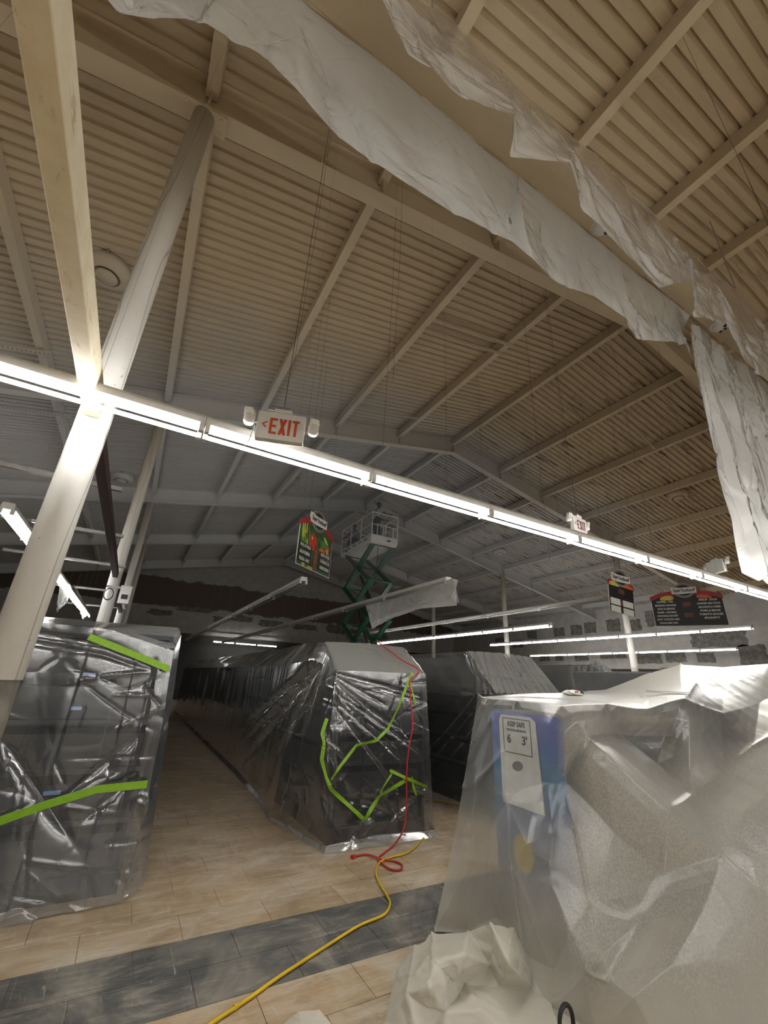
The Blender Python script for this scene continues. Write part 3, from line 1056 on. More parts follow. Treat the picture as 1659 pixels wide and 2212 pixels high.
# ---- tape
def strip(pts, w, name, label, twist=None, nrm=(0, -1, 0)):
    """A flat band of tape through pts."""
    pts = [Vector(p) for p in pts]
    mb = MB()
    n0 = Vector(nrm)
    L = []
    for i, p in enumerate(pts):
        d = (pts[min(i + 1, len(pts) - 1)] - pts[max(i - 1, 0)]).normalized()
        a = (twist[i] if twist else 0.0)
        side = d.cross(n0).normalized()
        side = (Matrix.Rotation(a, 3, d) @ side) * (w / 2)
        L += [p + side, p - side]
    th = n0 * .0015
    n = len(L)
    vs = [v + th for v in L] + [v - th for v in L]
    fs = []
    for i in range(len(pts) - 1):
        a, b_, c, d_ = 2 * i, 2 * i + 1, 2 * i + 3, 2 * i + 2
        fs += [(a, b_, c, d_), (n + d_, n + c, n + b_, n + a), (a, d_, n + d_, n + a), (b_, n + b_, n + c, c)]
    fs += [(0, n, n + 1, 1), (n - 2, n - 1, 2 * n - 1, 2 * n - 2)]
    mb.add(vs, fs)
    return tag(obj(name, mb, MAT['green_tape']), label, 'tape', 'green masking tape strips')


def path(pp, Y, n=5):
    out = []
    for (a, b_) in zip(pp[:-1], pp[1:]):
        for k in range(n):
            t = k / n
            out.append(at(a[0] + (b_[0] - a[0]) * t, a[1] + (b_[1] - a[1]) * t, 'Y', Y))
    out.append(at(*pp[-1], 'Y', Y))
    return out


strip(path([(192, 1375), (280, 1410), (365, 1445)], 4.035), .048, 'masking_tape', 'straight green tape slanting down to the right near the top of left cover')
strip(path([(-40, 1788), (100, 1738), (210, 1705), (318, 1694)], 3.985), .05, 'masking_tape', 'long green tape rising to the right low on the left cover')
tw = lambda n, s: [0.5 * math.sin(i * .7 + s) for i in range(n)]
for pp, w, lb, s in (([(890, 1452), (862, 1525), (838, 1575), (812, 1600), (770, 1610), (735, 1655), (715, 1685)], .035, 'twisted green tape curving from the top right of the centre cover', 1),
                     ([(706, 1552), (696, 1585), (700, 1605), (695, 1640), (705, 1680), (715, 1705), (748, 1735), (788, 1772)], .045, 'green tape hanging down the left of the centre cover to a point', 0),
                     ([(788, 1772), (803, 1745), (820, 1720), (875, 1686)], .045, 'green tape rising from the low point towards the red cord', 2),
                     ([(842, 1664), (880, 1682), (922, 1700)], .04, 'short green tape crossing the red cord to the right edge', 3),
                     ([(846, 1672), (828, 1700), (822, 1715)], .022, 'thin twisted green tape tail left of the red cord', 1),
                     ([(890, 1678), (893, 1700), (900, 1718)], .03, 'small green tape end dangling right of the red cord', 4),
                     ([(884, 1460), (890, 1490), (897, 1522)], .028, 'loose green tape end at the top right of the centre cover', 2)):
    pts = path(pp, 4.27, 4)
    strip(pts, w * .8, 'masking_tape', lb, tw(len(pts), s))

# ================================================================ SIGNS
def text(body, size, mat, parent, loc, align='CENTER', bold=0.0, sx=1.0, extrude=.001, name='lettering', shear=0.0):
    c = bpy.data.curves.new(name, 'FONT')
    c.body = body
    c.size = size
    c.align_x = align
    c.align_y = 'CENTER'
    c.offset = bold
    c.extrude = extrude
    c.resolution_u = 3
    c.shear = shear
    c.materials.append(mat)
    tmp = bpy.data.objects.new(name, c)
    me = bpy.data.meshes.new_from_object(tmp)
    me.name = name
    bpy.data.objects.remove(tmp)
    bpy.data.curves.remove(c)
    if not me.materials:
        me.materials.append(mat)
    o = bpy.data.objects.new(name, me)
    COL.objects.link(o)
    o.parent = parent
    o.location = loc
    o.rotation_euler = (math.pi / 2, 0, 0)
    o.scale = (sx, 1, 1)
    return o


MAT['sign_white'] = plain('sign_white', (.66, .655, .62), .5, 0, .07, 20, .03)
MAT['sign_black'] = plain('sign_black', (.012, .012, .013), .5)
MAT['sign_red'] = plain('sign_red', (.33, .025, .035), .5)
MAT['tomato'] = plain('tomato_print', (.52, .045, .02), .45, 0, .25, 6)
MAT['veg_green'] = plain('bean_print', (.07, .20, .03), .5, 0, .4, 8)
MAT['veg_dark'] = plain('dark_leaf_print', (.035, .085, .025), .5, 0, .4, 8)
MAT['veg_orange'] = plain('pepper_print', (.60, .13, .02), .5, 0, .25, 8)
MAT['veg_yellow'] = plain('corn_print', (.60, .48, .07), .5, 0, .25, 8)
MAT['wood_print'] = plain('wood_print', (.15, .05, .03), .55, 0, .3, 6)
MAT['lime'] = plain('lime_print', (.40, .52, .08), .5, 0, .25, 8)
MAT['dim_red'] = plain('dull_red_lettering', (.20, .03, .035), .5)


def flat(poly, y0, y1):
    return MB().prism(poly, 'Y', y0, y1)


def ell(cx, cz, rx, rz, a=0.0, n=20):
    ca, sa = math.cos(a), math.sin(a)
    return [(cx + rx * math.cos(2 * math.pi * k / n) * ca - rz * math.sin(2 * math.pi * k / n) * sa, cz + rx * math.cos(2 * math.pi * k / n) * sa + rz * math.sin(2 * math.pi * k / n) * ca) for k in range(n)]


def exit_sign(loc, yaw, label, arrow=True, letters='orange_red', roll=0.0):
    root = thing('exit_sign', loc, label, 'exit sign', 'exit signs with lamp heads', (0, roll, yaw))
    w, h, d = .31, .205, .055
    obj('case', MB().box((-w / 2, -d / 2, -h / 2), (w / 2, d / 2, h / 2)), MAT['white_plastic'], root, world=False, bevel=.006)
    fy = -d / 2 - .002
    lm = MAT[letters]
    def bar_(poly):
        return flat(poly, fy, fy + .004)
    # stroke letters E X I T
    s, x, zc, lh = .017, -.072, -.005, .12
    t, b_ = zc + lh / 2, zc - lh / 2
    e = MB()
    for poly in ([(x, b_), (x + s, b_), (x + s, t), (x, t)], [(x + s, t - s), (x + .048, t - s), (x + .048, t), (x + s, t)],
                 [(x + s, zc - s / 2), (x + .042, zc - s / 2), (x + .042, zc + s / 2), (x + s, zc + s / 2)], [(x + s, b_), (x + .048, b_), (x + .048, b_ + s), (x + s, b_ + s)]):
        e.prism(poly, 'Y', fy, fy + .004)
    obj('letter', e, lm, root, world=False)
    x = -.014
    e = MB()
    e.prism([(x, t), (x + s * 1.15, t), (x + .05, b_), (x + .05 - s * 1.15, b_)], 'Y', fy, fy + .004)
    e.prism([(x + .05 - s * 1.15, t), (x + .05, t), (x + s * 1.15, b_), (x, b_)], 'Y', fy - .0004, fy + .004)
    obj('letter', e, lm, root, world=False)
    obj('letter', bar_([(.046, b_), (.046 + s, b_), (.046 + s, t), (.046, t)]), lm, root, world=False)
    e = MB()
    e.prism([(.073, t - s), (.118, t - s), (.118, t), (.073, t)], 'Y', fy, fy + .004)
    e.prism([(.087, b_), (.087 + s, b_), (.087 + s, t - s), (.087, t - s)], 'Y', fy, fy + .004)
    obj('letter', e, lm, root, world=False)
    if arrow:
        obj('arrow', bar_([(-.122, zc + .008), (-.09, zc + .03), (-.086, zc + .024), (-.111, zc + .006), (-.09, zc - .012), (-.095, zc - .018)]), lm, root, world=False)
    obj('blank_arrow', bar_([(.128, zc), (.112, zc + .012), (.109, zc + .008), (.121, zc), (.109, zc - .008), (.112, zc - .012)]), MAT['white_metal'], root, world=False)
    obj('canopy', MB().box((-.055, -.03, h / 2), (.06, .03, h / 2 + .03)), MAT['white_plastic'], root, world=False, bevel=.004)
    obj('junction_box', MB().box((-.035, -.02, h / 2 + .03), (.04, .02, h / 2 + .055)), MAT['galv'], root, world=False)
    obj('hanger_wire', MB().tube([(0, 0, h / 2 + .05), (0, 0, deck_z(loc[0]) - loc[2])], .002, 4), MAT['black'], root, world=False)
    obj('flex', MB().tube([(-.04, .01, h / 2 + .04), (-.11, .01, h / 2 + .035), (-.165, .01, h / 2 - .02), (-.172, .01, -.02), (-.19, .01, -.13)], .004, 6), MAT['galv'], root, world=False)
    for sx, dz in ((-1, .055), (1, .035)):
        cx = sx * (w / 2 + .055)
        b = obj('lamp_base', MB().lathe([(.0, -.05), (.03, -.048), (.036, -.03), (.036, .012), (.02, .025), (0, .027)], 12, (cx, 0, dz)), MAT['white_plastic'], root, world=False, smooth=True)
        m = Matrix.Translation((cx, -.012, dz + .028)) @ Euler((math.radians(18), 0, math.radians(12 * sx))).to_matrix().to_4x4()
        hd = MB()
        pl = [(-.034, -.024), (.03, -.03), (.038, .0), (.026, .03), (-.03, .034)]
        hd.add([tuple(m @ Vector((p[0], -.022, p[1]))) for p in pl] + [tuple(m @ Vector((p[0] * .8, .026, p[1] * .8))) for p in pl],
               [tuple(range(5))[::-1], tuple(range(5, 10))] + [(i, (i + 1) % 5, 5 + (i + 1) % 5, 5 + i) for i in range(5)])
        o = obj('lamp_head', hd, MAT['white_plastic'], root, world=False, bevel=.004)
        obj('screw', MB().lathe([(.002, 0), (.003, .002)], 6, (cx - .02, -.04, dz + .035)), MAT['black'], b, world=False)
    return root


exit_sign((.521, 2.40, 3.015), -.33, 'large white exit sign with orange letters over the near lamp row', True)
exit_sign((4.62, 3.15, 3.47), .12, 'angled exit sign with dull red letters above the middle of the lamp row', True, 'dim_red')
exit_sign((7.9, 3.05, 3.45), 1.15, 'white exit sign seen edge-on beside the hanging plastic curtain at right', False, 'dim_red')


def aisle_sign(loc, yaw, W, H, left, right, label, veg=True, roll=0.0, pale=False):
    root = thing('aisle_sign', loc, label, 'hanging sign', 'hanging aisle signs', (0, roll, yaw))
    T = .012
    top = [(-W / 2, H * .36), (-W * .36, H * .46), (-W * .18, H * .52), (0, H * .54), (W * .18, H * .52), (W * .36, H * .46), (W / 2, H * .36)]
    outline = [(-W / 2, -H / 2), (W / 2, -H / 2)] + top[::-1]
    obj('board', flat(outline, -T / 2, T / 2), MAT['sign_white'], root, world=False)
    y0, y1 = -T / 2 - .003, -T / 2 + .001
    m = .012
    inner = [(-W / 2 + m, -H / 2 + m), (W / 2 - m, -H / 2 + m), (W / 2 - m, H * .33), (0, H * .50), (-W / 2 + m, H * .33)]
    obj('print_ground', flat(inner, y0 + .002, y1), MAT['veg_dark'] if veg else MAT['sign_black'], root, world=False)
    y0 -= .001
    red = [(-W / 2 - .01, H * .36), (-W * .36, H * .465), (-W * .12, H * .53), (-W * .12, H * .40), (-W * .36, H * .34), (-W / 2 - .01, H * .24)]
    obj('red_band', flat(red, y0 - .001, y1), MAT['sign_red'], root, world=False)
    obj('red_band', flat([(-x, z) for (x, z) in red][::-1], y0 - .001, y1), MAT['sign_red'], root, world=False)
    if veg:
        for i, (cx, cz, rx, rz, a, mt) in enumerate([(-.42, .16, .02, .15, .12, 'veg_yellow'), (-.36, .17, .018, .15, .0, 'veg_yellow'), (-.47, .08, .028, .20, .1, 'lime'), (-.38, -.02, .035, .17, -.15, 'veg_green'), (-.46, -.06, .025, .12, .1, 'veg_green'), (-.24, .08, .03, .2, .25, 'veg_green'), (-.3, -.04, .025, .1, .2, 'lime'),
                                                     (-.12, .04, .125, .155, .1, 'tomato'), (.24, .08, .13, .08, .2, 'veg_green'), (.32, .17, .1, .03, -.6, 'lime'), (.20, -.05, .075, .10, .1, 'veg_orange'), (.30, -.09, .04, .12, -.15, 'veg_orange'), (.45, -.1, .05, .09, .2, 'veg_yellow'), (.40, .0, .03, .06, .5, 'lime'),
                                                     (-.36, -.38, .06, .03, .0, 'lime'), (-.1, -.385, .14, .022, 0, 'veg_yellow'), (.42, .05, .05, .07, .3, 'tomato')]):
            o = obj('vegetable_print', flat(ell(cx * W / 1.15, cz * H / .83, rx, rz, a), y0 - .0004 * (i % 5) - .0005, y1), MAT[mt], root, world=False)
            if mt == 'tomato' and i < 10:
                obj('shine', flat(ell(cx * W / 1.15 - .04, cz * H / .83 + .06, .018, .028, .3, 10), y0 - .004, y1), MAT['sign_white'], o, world=False)
    else:
        obj('picture', flat(ell(-W * .26, H * .30, .16, .075, .1), y0 - .0015, y1), MAT['veg_yellow'], root, world=False)
        obj('picture', flat(ell(W * .26, H * .31, .17, .06, -.15), y0 - .0015, y1), MAT['veg_orange'], root, world=False)
        for k in (-1, 1):
            obj('picture', flat([(-.09, .02 * k - .09 + .12 * k), (.09, .02 * k - .09 + .12 * k), (.09, .02 * k + .02 + .12 * k), (-.09, .02 * k + .02 + .12 * k)], y0 - .0015, y1), MAT['wood_print'], root, world=False)
    # centre post with the aisle number
    if veg:
        obj('number_post', flat([(-.055, -H / 2 + .01), (.055, -H / 2 + .01), (.06, -.0), (-.045, .02)], y0 - .003, y1), MAT['wood_print'], root, world=False)
        text('2', .2, MAT['tomato'], root, (0, y0 - .004, -.16), sx=.7, name='aisle_number')
        obj('heart', flat([(0, -.33), (.035, -.285), (.02, -.26), (0, -.275), (-.02, -.26), (-.035, -.285)], y0 - .004, y1), MAT['tomato'], root, world=False)
    ph = .105 if veg else H * .62 / 7
    for side, words, cx in ((-1, left, -W * .30), (1, right, W * .30)):
        for i, wd in enumerate(words):
            z = (-.10 - i * .12) if veg else (H * .20 - i * (ph + .012) + (.0 if side < 0 else .02))
            pw = W * .36
            p = obj('name_panel', flat([(cx - pw / 2, z - ph / 2), (cx + pw / 2, z - ph / 2), (cx + pw / 2, z + ph / 2), (cx - pw / 2, z + ph / 2)], y0 - .0035, y1), MAT['sign_black'], root, world=False)
            if wd:
              text(wd, ph * .78, MAT['sign_white'], p, (cx, y0 - .0045, z), sx=min(1.0, pw * .9 / (len(wd) * ph * .50)), bold=.002)
    # name badge on an oval
    zt = H * .52
    for rx, mt, dy in ((.235, 'sign_white', .004), (.225, 'sign_black', .006), (.20, 'sign_white', .0065), (.19, 'sign_black', .007)):
        obj('badge_oval', flat(ell(0, zt, rx, rx * .82, 0, 28), y0 - dy, T / 2), MAT[mt], root, world=False)
    w2 = .28
    ban = obj('badge_banner', flat([(-w2, zt - .085), (-w2 * .3, zt - .10), (w2, zt - .075), (w2, zt + .085), (-w2 * .3, zt + .07), (-w2, zt + .095)], y0 - .012, T / 2), MAT['sign_white'], root, world=False)
    text('Super Foodtown', .125, MAT['sign_black'], ban, (-.0, y0 - .0135, zt), sx=.56, bold=.003)
    obj('red_leaf', flat(ell(w2 * .86, zt + .03, .02, .03, .4, 10), y0 - .0125, y0 - .011), MAT['sign_red'], ban, world=False)
    for sx in (-W * .3, W * .3):
        obj('hanger_wire', MB().tube([(sx, 0, H * .44), (sx, 0, deck_z(loc[0] + sx * math.cos(yaw)) - loc[2] + .01)], .002, 3), MAT['black'], root, world=False)
    return root


pL, pR = np.array([.304 * 6.55, 6.55]), np.array([.400 * 7.25, 7.25])
cxy = (pL + pR) / 2
aisle_sign((cxy[0], cxy[1], 3.70), math.atan2(pR[1] - pL[1], pR[0] - pL[0]), 1.12, .92, ['WALL OF VALUE', 'SALAD DRESSING', 'VINEGAR - MAYO'], ['KETCHUP - HOT SAUCE', 'COOKING OIL', 'CANNED VEGETABLES'],
           'colourful hanging sign with vegetables and tomato beside the scissor lift')
aisle_sign((12.6, 5.75, 3.66), -1.02, 1.6, .92, ['COFFEE - TEA', 'BAKING GOODS', 'RICE & BEANS', 'SUGAR - CAN MILK', 'NOODLE SOUPS', 'HOT COCOA MIX', 'PANCAKE MIX'], ['SYRUP - SOUP', 'CANNED SEA FOOD', 'MACARONI & CHEESE', 'PORK & BEANS', 'TOMATO SAUCES', 'SPAGHETTI'],
           'wide black hanging sign with red arch listing coffee and syrup', False)
s2 = aisle_sign((9.25, 5.5, 3.5), -.15, .75, .8, ['', '', ''], ['', '', ''], 'narrow skewed hanging sign with pale lower panels, middle right', False, .12)
for k, (x, w) in enumerate(((-.2, .28), (.17, .3))):
    for q in range(2):
        z = -.16 - .17 * q
        obj('pale_panel', flat([(x - w / 2, z - .07), (x + w / 2, z - .07), (x + w / 2, z + .07), (x - w / 2, z + .07)], -.02, -.005), MAT['sign_white'], s2, world=False)

# ================================================================ SCISSOR LIFT AND PAINTERS
LX0, LX1, LY0, LY1, LZ = 6.93, 8.08, 13.4, 16.2, 6.50
lift = thing('scissor_lift', ((LX0 + LX1) / 2, (LY0 + LY1) / 2, 0), 'green scissor lift with white railed platform raised to the roof', 'scissor lift')
obj('chassis', MB().box((LX0 + .05, LY0 + .1, .25), (LX1 - .05, LY1 - .1, .75)), MAT['green'], lift, bevel=.03)
for x in (LX0 + .02, LX1 - .02):
    for y in (LY0 + .45, LY1 - .45):
        obj('wheel', MB().tube([(x - .09, y, .25), (x + .09, y, .25)], .25, 18), MAT['black'], lift)
nst = 4
zs = np.linspace(.8, LZ - .1, nst + 1)
for i in range(nst):
    for x in (LX0 + .13, LX1 - .13):
        for (ya, yb, dx) in ((LY0 + .25, LY1 - .35, 0), (LY1 - .35, LY0 + .25, .07)):
            obj('scissor_arm', MB().bar((x + dx, ya, zs[i]), (x + dx, yb, zs[i + 1]), .07, .2, up=(1, 0, 0)), MAT['green'], lift)
    zc = (zs[i] + zs[i + 1]) / 2
    obj('pivot_tube', MB().tube([(LX0 + .08, (LY0 + LY1) / 2 - .05, zc), (LX1 - .02, (LY0 + LY1) / 2 - .05, zc)], .04, 10), MAT['charcoal'], lift)
    for y in (LY0 + .25, LY1 - .35):
        obj('pivot_tube', MB().tube([(LX0 + .08, y, zs[i + 1]), (LX1 - .02, y, zs[i + 1])], .035, 10), MAT['green'], lift)
obj('hydraulic_ram', MB().tube([(7.5, LY0 + .6, zs[1] + .1), (7.5, LY1 - .9, zs[2] + .5)], .06, 12), MAT['charcoal'], lift)
obj('hydraulic_ram', MB().tube([(7.5, LY0 + .6, zs[2] + .5), (7.5, LY1 - .9, zs[3] + .5)], .06, 12), MAT['charcoal'], lift)
obj('platform', MB().box((LX0, LY0, LZ - .09), (LX1, LY1, LZ)), MAT['white_metal'], lift)
for (a, b_) in (((LX0, LY0), (LX1, LY0)), ((LX0, LY1), (LX1, LY1)), ((LX0, LY0), (LX0, LY1)), ((LX1, LY0), (LX1, LY1))):
    obj('toe_board', MB().bar((*a, LZ + .1), (*b_, LZ + .1), .02, .22), MAT['white_metal'], lift)
    obj('mid_rail', MB().tube([(*a, LZ + .62), (*b_, LZ + .62)], .018, 8), MAT['white_metal'], lift)
    obj('top_rail', MB().tube([(*a, LZ + 1.12), (*b_, LZ + 1.12)], .022, 8), MAT['white_metal'], lift)
for x in (LX0, LX1):
    for y in np.linspace(LY0, LY1, 4):
        obj('rail_post', MB().tube([(x, y, LZ), (x, y, LZ + 1.12)], .02, 8), MAT['white_metal'], lift)
gate = obj('gate', MB().tube([(7.15, LY0 - .03, LZ + .18), (7.15, LY0 - .03, LZ + .66), (7.42, LY0 - .03, LZ + .66), (7.42, LY0 - .03, LZ + .18)], .018, 8), MAT['white_metal'], lift)
obj('gate_frame', MB().tube([(7.5, LY0 - .03, LZ + .18), (7.5, LY0 - .03, LZ + .66), (7.86, LY0 - .03, LZ + .6), (7.86, LY0 - .03, LZ + .18)], .018, 8), MAT['white_metal'], lift)
obj('control_box', MB().box((7.62, LY0 - .07, LZ + .02), (7.74, LY0 - .02, LZ + .07)), MAT['black'], lift)
for k in range(5):
    obj('side_slot', MB().box((LX0 - .014, LY0 + .35 + .5 * k, LZ + .07), (LX0 - .008, LY0 + .6 + .5 * k, LZ + .12)), MAT['charcoal'], lift)
obj('hose', MB().tube([(7.5, LY0 + .5, LZ - .1), (7.45, LY0 + .4, LZ - .6), (7.55, LY0 + .7, LZ - 1.0), (7.48, LY0 + .6, LZ - 1.6)], .015, 6), MAT['black'], lift)

MAT['skin'] = plain('skin', (.10, .055, .035), .55, 0, .1, 20)
MAT['shirt'] = plain('grey_shirt', (.46, .47, .49), .85, 0, .15, 14, .2)
MAT['shirt2'] = plain('dark_grey_shirt', (.22, .225, .24), .85, 0, .15, 14, .2)
MAT['trousers'] = plain('dark_trousers', (.035, .035, .042), .9, 0, .2, 12, .2)
MAT['cap'] = plain('dark_cap', (.05, .05, .055), .8)


def skin_mesh(name, pts, edges, mat, root_i, parent, sub=2):
    me = bpy.data.meshes.new(name)
    me.from_pydata([p[:3] for p in pts], edges, [])
    o = bpy.data.objects.new(name, me)
    COL.objects.link(o)
    o.parent = parent
    sk = o.modifiers.new('skin', 'SKIN')
    sk.use_smooth_shade = True
    for i, p in enumerate(pts):
        v = me.skin_vertices[0].data[i]
        v.radius = (p[3], p[4] if len(p) > 4 else p[3])
        v.use_root = i == root_i
    s = o.modifiers.new('sub', 'SUBSURF')
    s.levels = s.render_levels = sub
    me.materials.append(mat)
    return o


def hand(parent, base, d, up, mat):
    """Palm, four fingers and a thumb closing round a grip that runs along up."""
    base, d, up = Vector(base), Vector(d).normalized(), Vector(up).normalized()
    side = d.cross(up).normalized()
    pts = [tuple(base) + (.026, .018), tuple(base + d * .045) + (.034, .02), tuple(base + d * .08) + (.036, .02)]
    ed = [(0, 1), (1, 2)]
    for k, L in enumerate((.9, 1.0, .95, .75)):
        o = up * (.03 - .02 * k)
        i = len(pts)
        pts += [tuple(base + d * .085 + o) + (.009,), tuple(base + d * (.085 + .03 * L) + o + side * .012) + (.0085,), tuple(base + d * (.09 + .03 * L) + o + side * .04) + (.008,)]
        ed += [(2, i), (i, i + 1), (i + 1, i + 2)]
    i = len(pts)
    pts += [tuple(base + d * .03 + up * .035 + side * .01) + (.011,), tuple(base + d * .065 + up * .055 + side * .03) + (.009,), tuple(base + d * .09 + up * .05 + side * .04) + (.008,)]
    ed += [(1, i), (i, i + 1), (i + 1, i + 2)]
    return skin_mesh('hand', pts, ed, mat, 0, parent, 1)


def person(loc, yaw, label, crouch, shirt):
    """Local +X is the way the person faces. The body is one skinned surface, clothes are slightly larger skins over it."""
    root = thing('person', loc, label, 'person', 'painters on the scissor lift', (0, 0, yaw))
    if crouch:
        hip, dz = .42, -.50
        legs = [[(0, s * .10, hip, .085), (.36, s * .13, hip + .02, .07), (.30, s * .13, .09, .045), (.42, s * .14, .035, .035)] for s in (-1, 1)]
        lean = .16
    else:
        hip, dz = .92, 0.0
        legs = [[(0, s * .095, hip, .085), (.05, s * .11, .48, .062), (-.01, s * .12, .09, .045), (.13, s * .13, .035, .036)] for s in (-1, 1)]
        lean = .06
    pel, wai, che, nek = (0, 0, hip, .12, .14), (lean * .3, 0, hip + .2, .11, .135), (lean * .8, 0, hip + .42, .12, .165), (lean, 0, hip + .56, .05, .055)
    hx, hz = lean + .03, hip + .70
    arms = []
    for s, (ex, ez, wx, wz) in ((-1, (.22, .30, .48, .34)), (1, (.20, .24, .46, .20))):
        arms.append([(lean * .85, s * .19, hip + .48, .052), (lean + ex, s * .24, hip + ez, .042), (lean + wx, s * .16, hip + wz, .028)])
    def chain(ls, head=True, kx=1.0):
        pts, ed = [], []
        base = [pel, wai, che] + ([nek] if head else [])
        for p in base:
            pts.append(tuple(p[:3]) + tuple(r * kx for r in p[3:]))
        ed += [(i, i + 1) for i in range(len(base) - 1)]
        for L, at_ in ls:
            prev = at_
            for p in L:
                pts.append(tuple(p[:3]) + (p[3] * kx,))
                ed.append((prev, len(pts) - 1))
                prev = len(pts) - 1
        return pts, ed
    pts, ed = chain([(l, 0) for l in legs] + [(a, 2) for a in arms])
    i = len(pts)
    pts += [(hx - .01, 0, hz - .06, .06, .062), (hx, 0, hz, .088, .075), (hx - .01, 0, hz + .07, .085, .074), (hx - .01, 0, hz + .105, .05, .05)]
    ed += [(3, i), (i, i + 1), (i + 1, i + 2), (i + 2, i + 3)]
    body = skin_mesh('body', pts, ed, MAT['skin'], 0, root)
    sh = [pel, wai, che]
    spts = [tuple(p[:3]) + tuple(r * 1.1 for r in p[3:]) for p in sh]
    sed = [(0, 1), (1, 2)]
    for a in arms:
        j = len(spts)
        spts += [tuple(a[0][:3]) + (.068,), tuple(np.array(a[0][:3]) * .4 + np.array(a[1][:3]) * .6) + (.06,)]
        sed += [(2, j), (j, j + 1)]
    spts.append((lean * .95, 0, hip + .52, .075, .085))
    sed.append((2, len(spts) - 1))
    skin_mesh('shirt', spts, sed, shirt, 0, root)
    tp, te = [(0, 0, hip + .05, .13, .15)], []
    for l in legs:
        j = len(tp)
        tp += [tuple(l[0][:3]) + (.10,), tuple(l[1][:3]) + (.082,), tuple(l[2][:3]) + (.062,)]
        te += [(0, j), (j, j + 1), (j + 1, j + 2)]
    skin_mesh('trousers', tp, te, MAT['trousers'], 0, root)
    for l in legs:
        p = l[2]
        obj('shoe', MB().prism([(p[0] - .08, p[1] - .045), (p[0] + .13, p[1] - .05), (p[0] + .19, p[1]), (p[0] + .13, p[1] + .05), (p[0] - .08, p[1] + .045)], 'Z', 0, .085), MAT['black'], root, world=False, bevel=.02)
    for s, a in zip((-1, 1), arms):
        d = Vector(a[2][:3]) - Vector(a[1][:3])
        hand(root, a[2][:3], d, (0, 0, 1), MAT['skin'])
    for s in (-1, 1):
        obj('ear', MB().lathe([(.0, -.028), (.012, -.02), (.015, .0), (.011, .022), (0, .028)], 8, (hx - .01, s * .078, hz + .02)), MAT['skin'], root, world=False, smooth=True)
        obj('eye', MB().lathe([(0, -.009), (.008, -.005), (.009, 0), (.008, .005), (0, .009)], 8, (hx + .082, s * .03, hz + .03)), MAT['sign_white'], root, world=False, smooth=True)
    obj('nose', MB().tube([(hx + .08, 0, hz + .035), (hx + .108, 0, hz - .005), (hx + .085, 0, hz - .012)], [.008, .015, .008], 8), MAT['skin'], root, world=False, smooth=True)
    obj('mouth', MB().box((hx + .07, -.022, hz - .048), (hx + .088, .022, hz - .04)), MAT['cap'], root, world=False)
    obj('cap', MB().lathe([(.098, .045), (.099, .07), (.09, .11), (.06, .135), (.0, .142)], 16, (hx - .012, 0, hz)), MAT['cap'], root, world=False, smooth=True)
    return root, (lean + .6, 0, hip + .33)


p1, g1 = person((7.30, 13.78, LZ), .0, 'person in grey shirt standing at the lift rail, arms reaching right', False, MAT['shirt'])
p2, g2 = person((7.22, 15.3, LZ), 2.0, 'person in dark shirt sitting low on the lift platform, back turned', True, MAT['shirt2'])
sg = thing('spray_gun', (7.86, 13.65, LZ + 1.2), 'spray gun on a long wand held by the standing painter', 'spray gun')
obj('wand', MB().tube([(7.86, 13.62, LZ + 1.24), (8.2, 13.62, LZ + 1.42), (8.36, 13.62, LZ + 1.52)], .009, 8), MAT['galv'], sg)
obj('grip', MB().bar((7.86, 13.62, LZ + 1.24), (7.82, 13.62, LZ + 1.12), .03, .04, up=(0, 1, 0)), MAT['charcoal'], sg)
bk = thing('paint_bucket', (7.55, 13.85, LZ), 'grey paint bucket at the feet of the standing painter', 'bucket')
obj('pail', MB().lathe([(.12, .0), (.145, .34), (.15, .34), (.15, .36), (.135, .36), (.12, .02)], 20, (7.72, 13.62, LZ)), MAT['shirt2'], bk)
obj('handle', MB().tube([(7.72 + .15 * math.cos(a), 13.62, LZ + .35 + .1 * math.sin(a)) for a in np.linspace(0, math.pi, 9)], .004, 6), MAT['galv'], bk)

# ================================================================ DUCT AND THE FILM HUNG FROM IT
duct = obj('air_duct', MB().box((-3.0, 1.23, 5.80), (14.0, 1.51, 6.36)), MAT['steel'], bevel=.012)
tag(duct, 'long beige boxed duct under the roof, draped with plastic', 'duct')
for x in (1.0, 6.5, 11.0):
    obj('hanger_rod', MB().tube([(x, 1.37, 6.3), (x, 1.37, deck_z(x))], .008, 6), MAT['galv'], duct)


def film_strip(name, top, bot, label, seed, mat, mids=None, nu=220, nv=46, amp=.03, parent=None, nfold=60):
    rows = [top] + (mids or []) + [bot]

    def d(S, T):
        tm = T.max()
        segs = rand_creases(nfold, 0, S.max(), 0, tm, 55, 40, .15 * tm, .8 * tm, .03, amp, seed)
        segs += rand_creases(nfold // 2, 0, S.max(), tm * .6, tm, 10, 15, .2, .7, .02, amp * .6, seed + 1)
        return crease_field(S, T, segs) + amp * .7 * fbm(S * 2.2, T * 2.2, 3)
    return grid_mesh(name, loft(rows, nu, nv, d, 1), mat)


